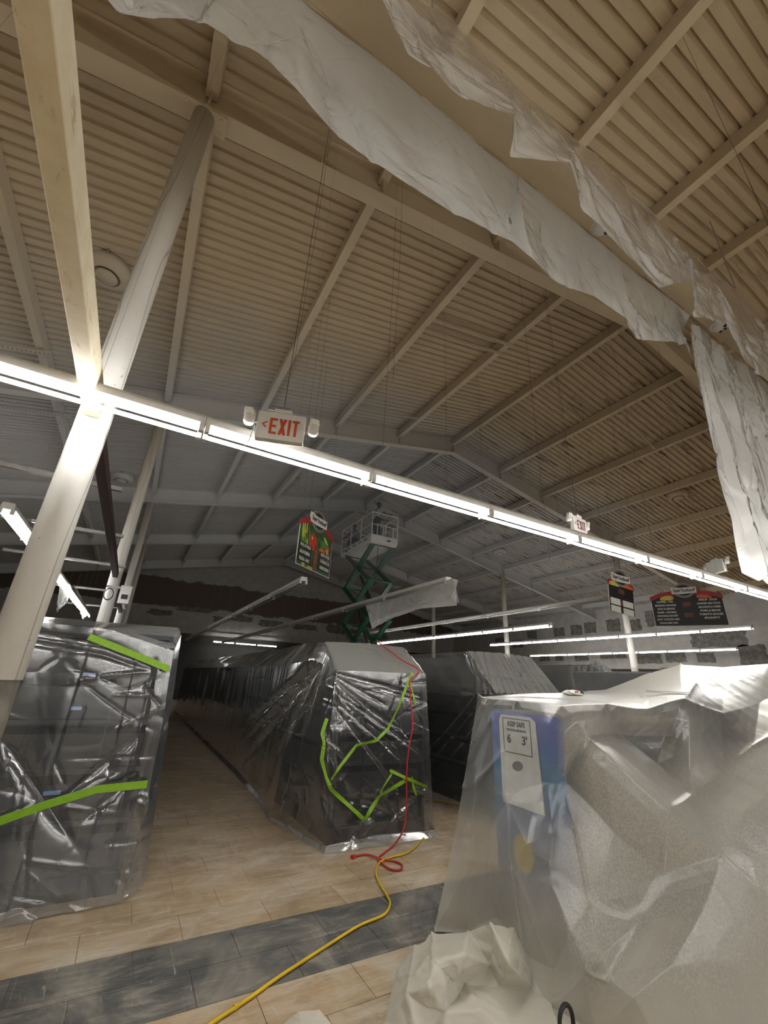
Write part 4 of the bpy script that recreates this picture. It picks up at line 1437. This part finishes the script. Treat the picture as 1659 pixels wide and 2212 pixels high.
# sheet on the near side of the duct, its lower edge bunched in zigzag folds
near_top = [(780, -120), (900, 0), (980, 50), (1055, 125), (1100, 165), (1150, 215), (1245, 305), (1290, 335), (1380, 425), (1450, 500), (1495, 545), (1530, 580), (1590, 625), (1659, 700), (1760, 800)]
near_bot = [(760, -100), (830, 10), (880, 120), (1015, 220), (1112, 245), (1106, 335), (1230, 352), (1260, 455), (1425, 622), (1499, 602), (1503, 682), (1570, 700), (1612, 785), (1665, 828), (1800, 900)]
ny = [1.10, 1.12, 1.08, 1.14, 1.10, 1.16, 1.06, 1.14, 1.06, 1.13, 1.08, 1.14, 1.08, 1.12, 1.1]
nt_, nb_ = [at(*p, 'Y', 1.215) for p in near_top], [at(*p, 'Y', y) for p, y in zip(near_bot, ny)]
nm_ = [(a * .45 + b_ * .55) + np.array([0, -.05 * (i % 2), 0]) for i, (a, b_) in enumerate(zip(nt_, nb_))]
o = obj('roof_film', film_strip('roof_film', nt_, nb_, '', 61, MAT['film_roof'], [nm_]), None)
tag(o, 'upper plastic sheet with zigzag folded edge along the duct', 'plastic sheet', 'plastic hung from the duct')
# sheet on the far side
far_bot = [(200, -40), (255, 24), (330, 40), (415, 38), (450, 50), (560, 112), (640, 190), (700, 262), (770, 325), (870, 392), (985, 462), (1105, 520), (1145, 556), (1190, 602), (1285, 640), (1352, 688), (1374, 732), (1480, 742), (1500, 792)]
fb_ = [at(*p, 'Y', 1.58 + .05 * ((i * 7) % 3 - 1)) for i, p in enumerate(far_bot)]
ft_ = []
for i, p in enumerate(fb_):
    x = p[0] + (.05 if i % 2 else -.05)
    ft_.append((x, 1.52, 5.81 if i > 3 else p[2] + .35))
fm_ = [np.array(a) * .5 + np.array(b_) * .5 + np.array([0, .07 * (1 if i % 2 else .2), 0]) for i, (a, b_) in enumerate(zip(ft_, fb_))]
o = obj('roof_film', film_strip('roof_film', ft_, fb_, '', 71, MAT['film_roof'], [fm_]), None)
tag(o, 'broad lower plastic sheet sagging below the duct towards the column', 'plastic sheet', 'plastic hung from the duct')
# the long fall at the right
ce = [at(*p, 'Y', 1.60) for p in [(1500, 785), (1522, 900), (1560, 1010), (1603, 1130), (1640, 1232)]]
cols = [0.0, .18, .3, .5, .65, .85, 1.1, 1.35, 1.6, 2.0, 2.4, 2.9]
rows = []
for j, e in enumerate(ce):
    zt_ = e[2]
    r_ = []
    for i, c in enumerate(cols):
        w = .06 * math.sin(i * 2.1 + j * .25)
        z = 5.80 - (5.80 - zt_) * (1 if j else 0) + (0 if j else 0)
        zz = (5.80 if j == 0 else zt_ - .05 * math.sin(i * 1.7) * j / 4 - (.10 * c * j / 4))
        r_.append((e[0] + c * (1.0 - .04 * j), 1.56 + w * (.3 + .2 * j) + .03 * j, zz if (j or i) else zt_ + .25))
    rows.append(r_)
o = obj('roof_film', film_strip('roof_film', rows[0], rows[-1], '', 81, MAT['film_roof'], rows[1:-1], 130, 90, .035, nfold=90), None)
tag(o, 'long plastic curtain falling from the duct at the right edge', 'plastic sheet', 'plastic hung from the duct')

# round two-lens cameras under the duct
for (px_, py_, yaw, lb) in ((1290, 500, .5, 'round white camera with black lenses under the duct, left one'), (1545, 710, .9, 'round white camera with black lenses under the duct, right one')):
    p = at(px_, py_, 'Z', 5.79)
    root = thing('security_camera', (p[0], 1.40, 5.80), lb, 'camera', 'cameras under the duct', (0, 0, yaw))
    obj('ring', MB().lathe([(.0, -.012), (.095, -.012), (.105, -.006), (.105, 0.0)], 28), MAT['white_plastic'], root, world=False, smooth=False)
    obj('dome', MB().lathe([(.0, -.062), (.05, -.058), (.075, -.045), (.086, -.02), (.086, -.01)], 28), MAT['white_plastic'], root, world=False, smooth=True)
    for k, (dx, dy) in enumerate(((-.045, -.02), (0.0, -.045), (.045, -.02))):
        obj('lens', MB().lathe([(.0, -.012), (.018, -.01), (.02, .006)], 14, (dx, dy, -.055)), MAT['black'], root, world=False)


# ================================================================ ROUND ROOF VENTS, WIRES, STRUTS
def deck_hit(px, py, drop=0.0):
    v = ray(px, py)
    for sgn in (-1, 1):       # left slope, right slope
        # z = RZ - drop - S*sgn*(x - RX)
        t = (RIDGE_Z - drop - CAM_H + SLOPE * sgn * RIDGE_X) / (v[2] + SLOPE * sgn * v[0])
        p = np.array([0, 0, CAM_H]) + v * t
        if t > 0 and ((sgn < 0) == (p[0] < RIDGE_X)):
            return p
    return p


for (px_, py_, lb) in ((232, 592, 'large round white ceiling diffuser between beam and near column'), (263, 1035, 'small round ceiling diffuser left of the second column'),
                       (1465, 1072, 'round grey ceiling diffuser near the hanging curtain at right'), (1080, 1194, 'small round diffuser above the wrapped unlit lamp'), (856, 1270, 'tiny distant round diffuser right of the scissor lift')):
    p = deck_hit(px_, py_, .12)
    root = thing('ceiling_diffuser', tuple(p), lb, 'diffuser', 'round ceiling diffusers')
    obj('collar', MB().lathe([(.30, .14), (.30, .03), (.27, -.02), (.19, -.06), (.17, -.05), (.2, .0)], 32), MAT['steel'], root, world=False, smooth=True)
    obj('cone', MB().lathe([(.0, -.09), (.13, -.085), (.15, -.06), (.10, -.03), (.08, .04)], 32), MAT['steel'], root, world=False, smooth=True)
    for a in (0, math.pi / 2):
        obj('mounting_bar', MB().bar((-.36 * math.cos(a), -.36 * math.sin(a), .10), (.36 * math.cos(a), .36 * math.sin(a), .10), .03, .02), MAT['galv'], root, world=False)

WG = 'thin wires hanging from the roof steel'
for (px_, py_, zb_) in ((715, 285, 3.9), (857, 415, 3.6), (870, 380, 4.2), (1117, 560, 3.8), (1175, 640, 3.7), (1310, 690, 3.6), (960, 690, 4.0), (1030, 790, 3.8), (1140, 760, 3.6), (1480, 90, 3.4), (1295, 770, 3.5), (1255, 870, 3.4), (1180, 900, 3.5), (1420, 900, 3.4), (1480, 930, 3.4), (700, 640, 3.8), (713, 640, 3.8), (1590, 330, 3.6)):
    p = deck_hit(px_, py_, .2)
    w = obj('hanging_wire', MB().tube([(p[0], p[1], deck_z(p[0])), (p[0] + .01, p[1], (deck_z(p[0]) + zb_) / 2), (p[0], p[1] + .02, zb_)], .0017, 3), MAT['brown_paint'])
    tag(w, 'thin dark wire hanging straight down from the roof steel', 'wire', WG)

for (a, b_, lb) in (((920, 712), (1090, 768), 'slotted metal strut under the roof, lower of a pair at centre'), ((945, 692), (1107, 748), 'slotted metal strut under the roof, upper of a pair at centre'),
                    ((772, 882), (905, 906), 'slotted strut under the roof above the second exit sign row'), ((1340, 895), (1415, 970), 'slotted strut under the rusty right roof slope'),
                    ((0, 748), (110, 765), 'slotted strut between beams at the far left roof edge'), ((0, 880), (150, 900), 'slotted strut below the lamp row at far left'),):
    p, q = deck_hit(*a, .30), deck_hit(*b_, .30)
    s = MB()
    L = np.linalg.norm(q - p)
    u = (q - p) / L
    s.bar(p, q, .045, .012)
    for sd in (-1, 1):
        nrm = np.cross(u, [0, 0, 1])
        nrm /= np.linalg.norm(nrm)
        s.bar(p + nrm * .02 * sd + [0, 0, .02], q + nrm * .02 * sd + [0, 0, .02], .004, .04)
    root = thing('slotted_strut', tuple(p), lb, 'strut', 'slotted struts under the roof')
    obj('channel', s, MAT['steel'], root)
    for k in range(min(40, int(L / .06))):
        c = p + u * (.04 + .06 * k)
        obj('slot', MB().bar(c - u * .014 - np.array([0, 0, .0075]), c + u * .014 - np.array([0, 0, .0075]), .012, .003), MAT['black'], root)
for k, (px_, py_) in enumerate(((700, 330), (708, 322))):
    p = at(px_, py_, 'Y', 2.88)
    o = obj('hanger_bracket', MB().bar(p - np.array([.0, .02, .22]), p + np.array([.02, .02, .28]), .02, .02, up=(0, 1, 0)), MAT['steel'])
    tag(o, 'slim vertical bracket clamped to the near rafter', 'bracket', 'rafter brackets')

# struts carried by the left columns
for k, (y, z, x0) in enumerate(((4.6, 3.13, -2.0), (6.4, 3.13, -2.1), (8.8, 3.2, -2.2), (11.5, 3.13, -2.1), (14.7, 3.13, -2.0))):
    o = obj('cross_strut', MB().box((x0, y - .02, z), (-.45, y + .02, z + .04)), MAT['galv'])
    tag(o, 'pale cross strut over the left aisle, %s from the front' % ORD[k], 'strut', 'cross struts over the left aisle')

# electrical box and cable on the second column
eb = at(270, 1285, 'Y', 8.86)
root = thing('electrical_box', tuple(eb), 'white electrical box with black switch on the second left column', 'electrical box')
obj('case', MB().box((-.09, -.04, -.16), (.09, .04, .16)), MAT['white_metal'], root, world=False, bevel=.008)
obj('switch', MB().box((-.05, -.05, -.08), (.05, -.038, .0)), MAT['black'], root, world=False)
obj('mounting_bar', MB().box((-.32, .03, .1), (.1, .05, .14)), MAT['galv'], root, world=False)
obj('coiled_cable', MB().tube([(-.25 + .07 * math.cos(a), -.03 + .004 * a, -.02 + .1 * math.sin(a)) for a in np.linspace(0, 12.5, 40)], .008, 6), MAT['black'], root, world=False)

# film scraps on lamps
def scrap(pts_top, pts_bot, X, label, seed):
    top = [at(*p, 'X', X) + np.array([.05 * math.sin(i * 1.9), 0, 0]) for i, p in enumerate(pts_top)]
    bot = [at(*p, 'X', X) + np.array([.10 * math.sin(i * 2.3 + 1), 0, 0]) for i, p in enumerate(pts_bot)]
    o = obj('lamp_film', film_strip('lamp_film', top, bot, '', seed, MAT['film_lamp'], None, 60, 30, .03, nfold=40), None)
    return tag(o, label, 'plastic sheet', 'plastic left on lamps')


scrap([(130, 1258), (145, 1262), (160, 1275)], [(112, 1322), (128, 1318), (152, 1303)], -1.42, 'torn white plastic scrap hanging left of the lit row', 91)
scrap([(160, 1262), (172, 1290), (184, 1315)], [(166, 1325), (180, 1338), (205, 1342)], -1.55, 'torn white plastic scrap at the far end of the lit left row', 92)
scrap([(788, 1300), (850, 1284), (920, 1268), (980, 1250), (985, 1252)], [(795, 1358), (845, 1336), (915, 1316), (978, 1306), (984, 1290)], 4.16, 'white plastic wrapped round the near end of the unlit lamp row', 93)
scrap([(788, 1298), (850, 1283), (920, 1266), (984, 1250)], [(800, 1345), (850, 1330), (920, 1312), (982, 1300)], 4.32, 'back fold of the plastic wrapped on the unlit lamp row', 94)

# ================================================================ CORDS
MAT['yellow_cord'] = plain('yellow_cord', (.62, .42, .012), .5)
MAT['red_cord'] = plain('red_cord', (.42, .022, .018), .5)


def smooth_path(P, n=8):
    P = [np.array(p, float) for p in P]
    P = [2 * P[0] - P[1]] + P + [2 * P[-1] - P[-2]]
    out = []
    for i in range(1, len(P) - 2):
        for k in range(n):
            t = k / n
            a, b_, c, d_ = P[i - 1:i + 3]
            out.append(.5 * ((2 * b_) + (c - a) * t + (2 * a - 5 * b_ + 4 * c - d_) * t * t + (3 * b_ - a - 3 * c + d_) * t ** 3))
    out.append(P[-2])
    return out


fl = lambda p: at(*p, 'Z', .012)
yc = [(922, 1803), (905, 1822), (880, 1842), (845, 1852), (822, 1862), (812, 1880), (818, 1905), (838, 1938), (842, 1955), (828, 1977), (775, 2000), (700, 2047), (600, 2112), (530, 2162), (455, 2212), (400, 2260), (330, 2330)]
root = thing('extension_cord', tuple(fl(yc[0])), 'yellow extension cord snaking over the grey floor band', 'cord')
obj('cable', MB().tube(smooth_path([fl(p) for p in yc], 6), .0085, 8), MAT['yellow_cord'], root, smooth=True)
e0, e1 = fl((922, 1803)), fl((935, 1790))
obj('plug', MB().bar(e0, e1, .035, .024), MAT['charcoal'], root)
a = at(700, 2047, 'Z', .018)
obj('cord_clip', MB().tube([fl((505, 2178)), fl((512, 2172))], .012, 8), MAT['yellow_cord'], root)
o = obj('extension_cord', MB().tube(smooth_path([fl((920, 1727)), fl((950, 1730)), fl((985, 1735)), fl((1020, 1745))], 5), .007, 6), MAT['yellow_cord'], smooth=True)
tag(o, 'short stretch of yellow cord behind the centre shelving end', 'cord')
face = lambda p, y=4.255: at(*p, 'Y', y)
rc = [np.array(q, float) for q in ((2.70, 4.92, 1.985), (2.78, 4.72, 1.86), (2.86, 4.52, 1.74), (2.95, 4.30, 1.635))] + [face((886, 1470)), face((888, 1520)), face((891, 1570)), face((884, 1610)), face((879, 1660)), face((878, 1720)), face((876, 1770)), face((868, 1800), 4.22)]
rc += [at(850, 1826, 'Z', .02), fl((830, 1842)), fl((816, 1856)), fl((828, 1868)), fl((845, 1878)), fl((864, 1879)), fl((868, 1868)), fl((850, 1860)), fl((825, 1857)), at(808, 1850, 'Z', .025), fl((790, 1846)), fl((764, 1850))]
root = thing('extension_cord', (2.9, 4.25, 0), 'red cord hanging down the centre cover and looped on the floor', 'cord')
obj('cable', MB().tube(smooth_path(rc, 6), .008, 8), MAT['red_cord'], root, smooth=True)
obj('socket', MB().tube([fl((766, 1850)), fl((760, 1853))], [.016, .02], 10), MAT['red_cord'], root)

# ================================================================ COUNTER UNDER THE FRONT FILM
def mat_blue():
    m, nt, out = new_mat('blue_gradient_panel')
    z = sepxyz(nt, coords(nt))[2]
    n = noise(nt, coords(nt), 5, 4)
    t = math_n(nt, 'ADD', z, math_n(nt, 'MULTIPLY', math_n(nt, 'SUBTRACT', n, .5), .25))
    mr = N(nt, 'MapRange', Value=t)
    mr.inputs[1].default_value = .3
    mr.inputs[2].default_value = 1.4
    principled(nt, out, ramp(nt, mr.outputs[0], [(0, (.16, .18, .22)), (.35, (.05, .09, .22)), (.62, (.03, .17, .36)), (.85, (.03, .07, .36)), (1, (.05, .07, .40))]), .4)
    return m


MAT['blue'] = mat_blue()
MAT['yellow'] = plain('yellow_print', (.62, .47, .05), .5)
MAT['grey_box'] = plain('grey_counter_panel', (.10, .10, .098), .6, 0, .2, 4, .03)
cab = thing('display_cabinet', (2.8, 2.28, 0), 'display cabinet with blue printed side under dusty film, front right', 'cabinet')
obj('carcass', MB().box((2.515, 2.03, 0), (3.05, 2.66, 1.335)), MAT['grey_box'], cab, bevel=.01)
obj('side_panel', MB().box((2.498, 2.035, .12), (2.516, 2.655, 1.33)), MAT['blue'], cab)
# things on the -X side are drawn in a plane turned to face it
nt2 = thing('safety_notice', (2.490, 2.40, 1.155), 'white notice with safe distance text on the blue cabinet side', 'notice', None, (0, 0, -math.pi / 2))
obj('card', MB().prism([(-.17, -.40), (.19, -.40), (.175, .13), (.13, .155), (-.145, .155), (-.165, .12)], 'Y', -.003, .003), MAT['sign_white'], nt2, world=False)
fr_ = MB()
for lo, hi in (((-.125, .13), (.125, .136)), ((-.125, -.087), (.131, -.081)), ((-.129, -.085), (-.123, .134)), ((.125, -.085), (.131, .134))):
    fr_.box((lo[0], -.0045, lo[1]), (hi[0], -.0025, hi[1]))
obj('border', fr_, MAT['charcoal'], nt2, world=False)
text('KEEP SAFE', .045, MAT['charcoal'], nt2, (.0, -.0045, .098), sx=.8, bold=.0012)
text('THE SOCIAL DISTANCING', .02, MAT['charcoal'], nt2, (.0, -.0045, .060), sx=.8)
text('6', .075, MAT['charcoal'], nt2, (-.075, -.0045, .0), bold=.002)
text("3'", .075, MAT['charcoal'], nt2, (.07, -.0045, .0), bold=.002)
obj('smudge', MB().prism(ell(-.01, -.16, .05, .03, .2, 14), 'Y', -.0045, -.0025), MAT['grey_box'], nt2, world=False)
obj('yellow_disc', MB().prism(ell(2.42, .50, .085, .10, 0, 20), 'X', 2.491, 2.498), MAT['yellow'], cab)
tag(obj('counter', MB().box((3.12, 2.24, 0), (5.0, 2.60, 1.26)).box((3.1, 2.2, 1.26), (5.02, 2.62, 1.29)), MAT['grey_box'], bevel=.008), 'grey counter beside the blue cabinet, under the dusty film', 'counter')
tag(obj('stacked_goods', MB().box((4.9, 2.72, 0), (7.6, 3.7, 1.72)), MAT['grey_box'], bevel=.02), 'tall block of wrapped goods behind the counter at right', 'goods')

# ---- control points of the big sheet: photo position and distance down the aisles
CP = {
    'a': (1035, 1505, 2.72), 'b': (1120, 1508, 2.29), 'c': (1218, 1518, 1.94), 'd': (1310, 1517, 1.93), 'e': (1400, 1536, 1.92), 'f': (1480, 1508, 1.94),
    'a2': (1130, 1499, 2.86), 'g0': (1225, 1496, 2.75), 'g': (1310, 1489, 2.75), 'g2': (1400, 1455, 2.75), 'h': (1470, 1436, 2.68), 'h2': (1380, 1500, 2.3), 'i': (1560, 1441, 2.66), 'j': (1659, 1434, 2.64), 'k': (1800, 1425, 2.6),
    'l': (1003, 1700, 2.74), 'm': (975, 1850, 2.82), 'n': (940, 2012, 2.88), 'o': (1010, 2015, 2.76), 'l2': (1030, 1690, 2.62), 'm2': (1018, 1860, 2.66),
    'p': (1062, 1560, 2.58), 'q': (1092, 1625, 2.43), 'r': (1097, 1720, 2.37), 's': (1108, 1880, 2.24), 't': (1140, 2068, 2.22), 'o2': (1075, 1985, 2.50),
    'u': (1222, 1648, 1.96), 'v': (1211, 1682, 2.06), 'w': (1195, 1800, 2.01), 'x': (1187, 1868, 2.00), 'y': (1150, 1760, 2.13), 'y2': (1160, 1600, 2.12), 'y3': (1135, 1830, 2.10), 'y4': (1185, 1690, 2.05),
    'R1': (1290, 1607, 1.82), 'R2': (1445, 1752, 1.66), 'R3': (1560, 1850, 1.60), 'R4': (1680, 1952, 1.48), 'R5': (1830, 2060, 1.36),
    'P1': (1425, 1895, 1.76), 'P2': (1380, 1990, 1.78), 'P3': (1306, 2113, 1.76), 'V1': (1270, 1590, 1.90),
    'L1': (1240, 1790, 1.96), 'L2': (1275, 1960, 1.88), 'L3': (1298, 2085, 1.74), 'M1': (1330, 1800, 1.85), 'M2': (1340, 1950, 1.81),
    'B0': (1205, 2240, 1.96), 'B1': (1290, 2240, 1.80), 'B2': (1420, 2250, 1.62), 'B3': (1560, 2250, 1.50), 'B4': (1700, 2250, 1.40), 'B5': (1860, 2250, 1.28),
    'C1': (1450, 2080, 1.60), 'C2': (1600, 2080, 1.49), 'C3': (1520, 1960, 1.585), 'C4': (1370, 2150, 1.66),
    'S1': (1492, 1722, 1.86), 'S2': (1560, 1665, 1.93), 'S3': (1626, 1612, 1.98), 'S4': (1720, 1555, 1.95), 'T1': (1487, 1610, 1.93), 'U1': (1340, 1590, 2.10), 'U2': (1420, 1650, 2.04), 'U3': (1440, 1590, 2.08),
    'Q1': (1600, 1760, 1.68), 'Q2': (1720, 1840, 1.56), 'Q3': (1700, 1680, 1.77), 'Q4': (1830, 1760, 1.62), 'Q5': (1830, 1600, 1.85), 'Q6': (1840, 1900, 1.48),
    'F1': (1560, 1540, 2.14), 'F2': (1640, 1520, 2.25), 'F3': (1560, 1485, 2.42), 'F4': (1700, 1490, 2.38), 'F5': (1830, 1500, 2.25), 'F6': (1500, 1478, 2.40),
    'Z0': (1042, 2060, 2.53), 'Z1': (1075, 2115, 2.31), 'Z2': (1110, 2248, 1.97),
    'W1': (1152, 1990, 2.08), 'W2': (1200, 2100, 2.03), 'W3': (1185, 2180, 2.05), 'X1': (1192, 1905, 1.97), 'X2': (1232, 2010, 1.89), 'X3': (1268, 2100, 1.80),
}
ED = ['ab', 'bc', 'cd', 'de', 'ef', 'al', 'lm', 'mn', 'no', 'ap', 'pq', 'qr', 'rs', 'cu', 'uv', 'vw', 'wx', ('c', 'V1'), ('V1', 'R1'), ('R1', 'R2'), ('R2', 'R3'), ('R3', 'R4'), ('R4', 'R5'), ('R2', 'P1'), ('P1', 'P2'), ('P2', 'P3'),
      ('v', 'L1'), ('L1', 'L2'), ('L2', 'L3'), ('L3', 'P3'), ('R2', 'S1'), ('S1', 'S2'), ('S2', 'S3'), ('S3', 'S4'), ('f', 'T1'), ('T1', 'S1'), ('f', 'F1'), ('h', 'F6'), ('F6', 'f'), ('s', 'W1'), ('W1', 'W2'), ('x', 'X1'), ('X1', 'X2'), ('X2', 'X3'), ('X3', 'P3'), ('v', 'V1'), ('s', 't'), ('q', 'l2'), ('l2', 'm2')]
OUT = ['a', 'l', 'm', 'n', 'o', 'Z0', 'Z1', 'Z2', 'B0', 'B1', 'B2', 'B3', 'B4', 'B5', 'Q6', 'Q4', 'Q5', 'F5', 'k', 'j', 'i', 'h', 'g2', 'g', 'g0', 'a2']


def inside(p, poly):
    c = False
    for (x1, y1), (x2, y2) in zip(poly, poly[1:] + poly[:1]):
        if (y1 > p[1]) != (y2 > p[1]) and p[0] < (x2 - x1) * (p[1] - y1) / (y2 - y1) + x1:
            c = not c
    return c


def sheet_from_points(name, keys, P3, P2, edges, outline, mat, sub, amp, seed, rel=2, fscale=4.0, ridge_h=0.0):
    idx = {k: i for i, k in enumerate(keys)}
    es = [(idx[e[0]], idx[e[1]]) for e in edges]
    es += [(idx[a], idx[b_]) for a, b_ in zip(outline, outline[1:] + outline[:1])]
    res = geometry.delaunay_2d_cdt([Vector(p) for p in P2], es, [], 0, 1e-5)
    vc, tri, orig = res[0], res[2], res[3]
    V = []
    for i, v in enumerate(vc):
        if orig[i]:
            V.append(np.array(P3[orig[i][0]]))
        else:                                     # a crossing of two folds: weigh the nearest control points
            d = np.array([math.hypot(v.x - q[0], v.y - q[1]) + 1e-6 for q in P2])
            k = np.argsort(d)[:3]
            w = 1 / d[k]
            V.append((np.array(P3)[k] * w[:, None]).sum(0) / w.sum())
    poly = [P2[idx[k]] for k in outline]
    F = []
    for t in tri:
        c = (sum(vc[i].x for i in t) / 3, sum(vc[i].y for i in t) / 3)
        if inside(c, poly):
            F.append(tuple(t))
    bm = bmesh.new()
    bv = [bm.verts.new(p) for p in V]
    for f in F:
        try:
            bm.faces.new([bv[i] for i in f])
        except ValueError:
            pass
    for v in list(bm.verts):
        if not v.link_faces:
            bm.verts.remove(v)
    bmesh.ops.recalc_face_normals(bm, faces=bm.faces)
    for lev in range(sub):
        bmesh.ops.subdivide_edges(bm, edges=bm.edges[:], cuts=1, use_grid_fill=True)
        if lev < rel:
            bmesh.ops.smooth_vert(bm, verts=[v for v in bm.verts if not v.is_boundary], factor=.35, use_axis_x=True, use_axis_y=True, use_axis_z=True)
    bm.normal_update()
    co = np.array([v.co for v in bm.verts])
    no = np.array([v.normal for v in bm.verts])
    g = np.random.default_rng(seed)
    s = co[:, 0] * .8 + co[:, 1] * .6
    tt = co[:, 2]
    segs = rand_creases(70, s.min(), s.max(), tt.min(), tt.max(), 70, 40, .1, .5, .012, amp, seed)
    h = crease_field(s, tt, segs) + amp * 1.2 * fbm(s * fscale, tt * fscale, 3)
    to_cam = np.array([0, 0, CAM_H]) - co
    if (no * to_cam).sum() < 0:
        no = -no
    for (a, b_) in edges:                         # every pulled fold stands up as a thin ridge
        A, B = np.array(P3[idx[a]]), np.array(P3[idx[b_]])
        u_ = np.clip(((co - A) @ (B - A)) / ((B - A) @ (B - A) + 1e-9), 0, 1)
        dd = np.linalg.norm(co - (A + u_[:, None] * (B - A)), axis=1)
        h = h + ridge_h * np.exp(-dd / .012)
    co = co + no * h[:, None]
    co[:, 2] = np.maximum(co[:, 2], .006)
    for v, c in zip(bm.verts, co):
        v.co = c
    me = bpy.data.meshes.new(name)
    bm.to_mesh(me)
    bm.free()
    me.polygons.foreach_set('use_smooth', [True] * len(me.polygons))
    me.materials.append(mat)
    return me


keys = list(CP)
P2 = [CP[k][:2] for k in keys]
P3 = [at(CP[k][0], CP[k][1], 'Y', CP[k][2]) for k in keys]
P3 = [np.array([p[0], p[1], max(p[2], .008)]) for p in P3]
front = obj('dust_sheet', sheet_from_points('dust_sheet', keys, P3, P2, ED, OUT, MAT['film_front'], 5, .006, 55, 2, 4.0, .014), None)
tag(front, 'large dusty plastic sheet tented over the counter in the right foreground', 'plastic sheet')

HP = [(800, 2260, .01), (832, 2205, .015), (858, 2090, .05), (898, 2047, .10), (935, 2020, .14), (1012, 2013, .20), (1060, 1994, .28), (1112, 2003, .22), (1140, 2066, .13), (1095, 2078, .24), (1063, 2090, .08), (1003, 2062, .28), (972, 2108, .16), (938, 2088, .23), (924, 2135, .24), (1002, 2130, .07),
      (1080, 2130, .03), (1150, 2140, .03), (1195, 2185, .035), (1222, 2250, .02), (1120, 2250, .04), (1040, 2182, .14), (962, 2190, .10), (905, 2250, .08), (1000, 2255, .03), (880, 2150, .16), (1170, 2080, .06), (1115, 2180, .02)]
hk = [str(i) for i in range(len(HP))]
h3 = [at(p[0], p[1], 'Z', p[2]) for p in HP]
heap = obj('dust_sheet', sheet_from_points('dust_sheet', hk, h3, [p[:2] for p in HP], [('6', '9'), ('5', '11'), ('11', '12'), ('11', '10'), ('4', '13'), ('13', '14'), ('14', '22'), ('3', '25'), ('12', '15'), ('15', '21')],
           ['0', '1', '2', '3', '4', '5', '6', '7', '8', '26', '18', '19', '20', '24', '23'], MAT['film_heap'], 4, .010, 66, 1, 4.0, .015), None)
tag(heap, 'cream crumpled dust sheet heaped on the floor in the foreground', 'plastic sheet')
HP2 = [(560, 2290, .01), (612, 2212, .01), (645, 2186, .05), (690, 2182, .06), (715, 2212, .03), (740, 2290, .01), (655, 2240, .08)]
h3 = [at(p[0], p[1], 'Z', p[2]) for p in HP2]
o = obj('dust_sheet', sheet_from_points('dust_sheet', [str(i) for i in range(7)], h3, [p[:2] for p in HP2], [], ['0', '1', '2', '3', '4', '5'], MAT['film_heap'], 4, .004, 67), None)
tag(o, 'small pale corner of a dust sheet at the bottom edge beside the yellow cord', 'plastic sheet')
hp = at(1224, 2215, 'Z', .05)
o = obj('hook', MB().tube(smooth_path([hp + np.array(q) for q in ((-.045, 0, -.04), (-.045, 0, .02), (-.03, .0, .055), (0, 0, .07), (.03, 0, .055), (.045, 0, .02), (.045, 0, -.04))], 5), .010, 10), MAT['black'], smooth=True)
tag(o, 'black curved hook poking out of the heaped dust sheet', 'hook')

# litter on the covered counter
bp = at(1237, 1497, 'Y', 2.45)
MAT['bag'] = plain('white_bag', (.70, .69, .67), .5, 0, .1, 12, .3)
bm_ = []
g = np.random.default_rng(5)
vs, fs = [], []
nn = 16
for i in range(7):
    th = math.pi * i / 6
    for k in range(nn):
        a = 2 * math.pi * k / nn
        rr = (1 + .35 * (g.random() - .5))
        vs.append((bp[0] + .09 * rr * math.sin(th) * math.cos(a), bp[1] + .07 * rr * math.sin(th) * math.sin(a), bp[2] + .0 + .022 * rr * math.cos(th)))
for i in range(6):
    for k in range(nn):
        fs.append((i * nn + k, i * nn + (k + 1) % nn, (i + 1) * nn + (k + 1) % nn, (i + 1) * nn + k))
bag = obj('carrier_bag', MB().add(vs, fs), MAT['bag'])
tag(bag, 'crumpled white carrier bag with red print on the covered counter', 'bag')
obj('red_print', MB().bar((bp[0] - .06, bp[1] - .066, bp[2] + .008), (bp[0] - .02, bp[1] - .072, bp[2] + .012), .002, .012), MAT['red'], bag)
obj('dark_print', MB().bar((bp[0] + .0, bp[1] - .073, bp[2] + .008), (bp[0] + .05, bp[1] - .066, bp[2] + .006), .002, .014), MAT['charcoal'], bag)
s0, s1 = at(1395, 1494, 'Y', 2.2), at(1495, 1500, 'Y', 2.05)
for k, dz in enumerate((0, .012)):
    o = obj('thin_rod', MB().tube([s0 + [0, 0, dz], s1 + [.02 * k, .03 * k, dz]], .0035, 6), MAT['galv'])
    tag(o, ('%s thin metal rod lying on the covered counter' % ('lower', 'upper')[k]), 'rod', 'rods on the counter')

# ================================================================ PAINT MIST ROUND THE SPRAYERS
def mist():
    m, nt, out = new_mat('paint_mist')
    tc = N(nt, 'TexCoord').outputs['Object']
    g = N(nt, 'TexGradient', Vector=tc)
    g.gradient_type = 'SPHERICAL'
    d = math_n(nt, 'MULTIPLY', math_n(nt, 'POWER', g.outputs['Fac'], 1.3), .09)
    v = N(nt, 'VolumeScatter', Color=(.86, .88, .92, 1))
    nt.links.new(d, v.inputs['Density'])
    nt.links.new(v.outputs[0], out.inputs['Volume'])
    return m


MAT['mist'] = mist()
mb = MB()
bm = bmesh.new()
bmesh.ops.create_icosphere(bm, subdivisions=2, radius=1.0)
me = bpy.data.meshes.new('paint_mist')
bm.to_mesh(me)
bm.free()
me.materials.append(MAT['mist'])
o = bpy.data.objects.new('paint_mist', me)
COL.objects.link(o)
o.location = (7.4, 13.2, 6.6)
o.scale = (5.2, 5.6, 1.9)
tag(o, 'grey paint mist drifting round the scissor lift under the roof', 'mist', None, 'stuff')
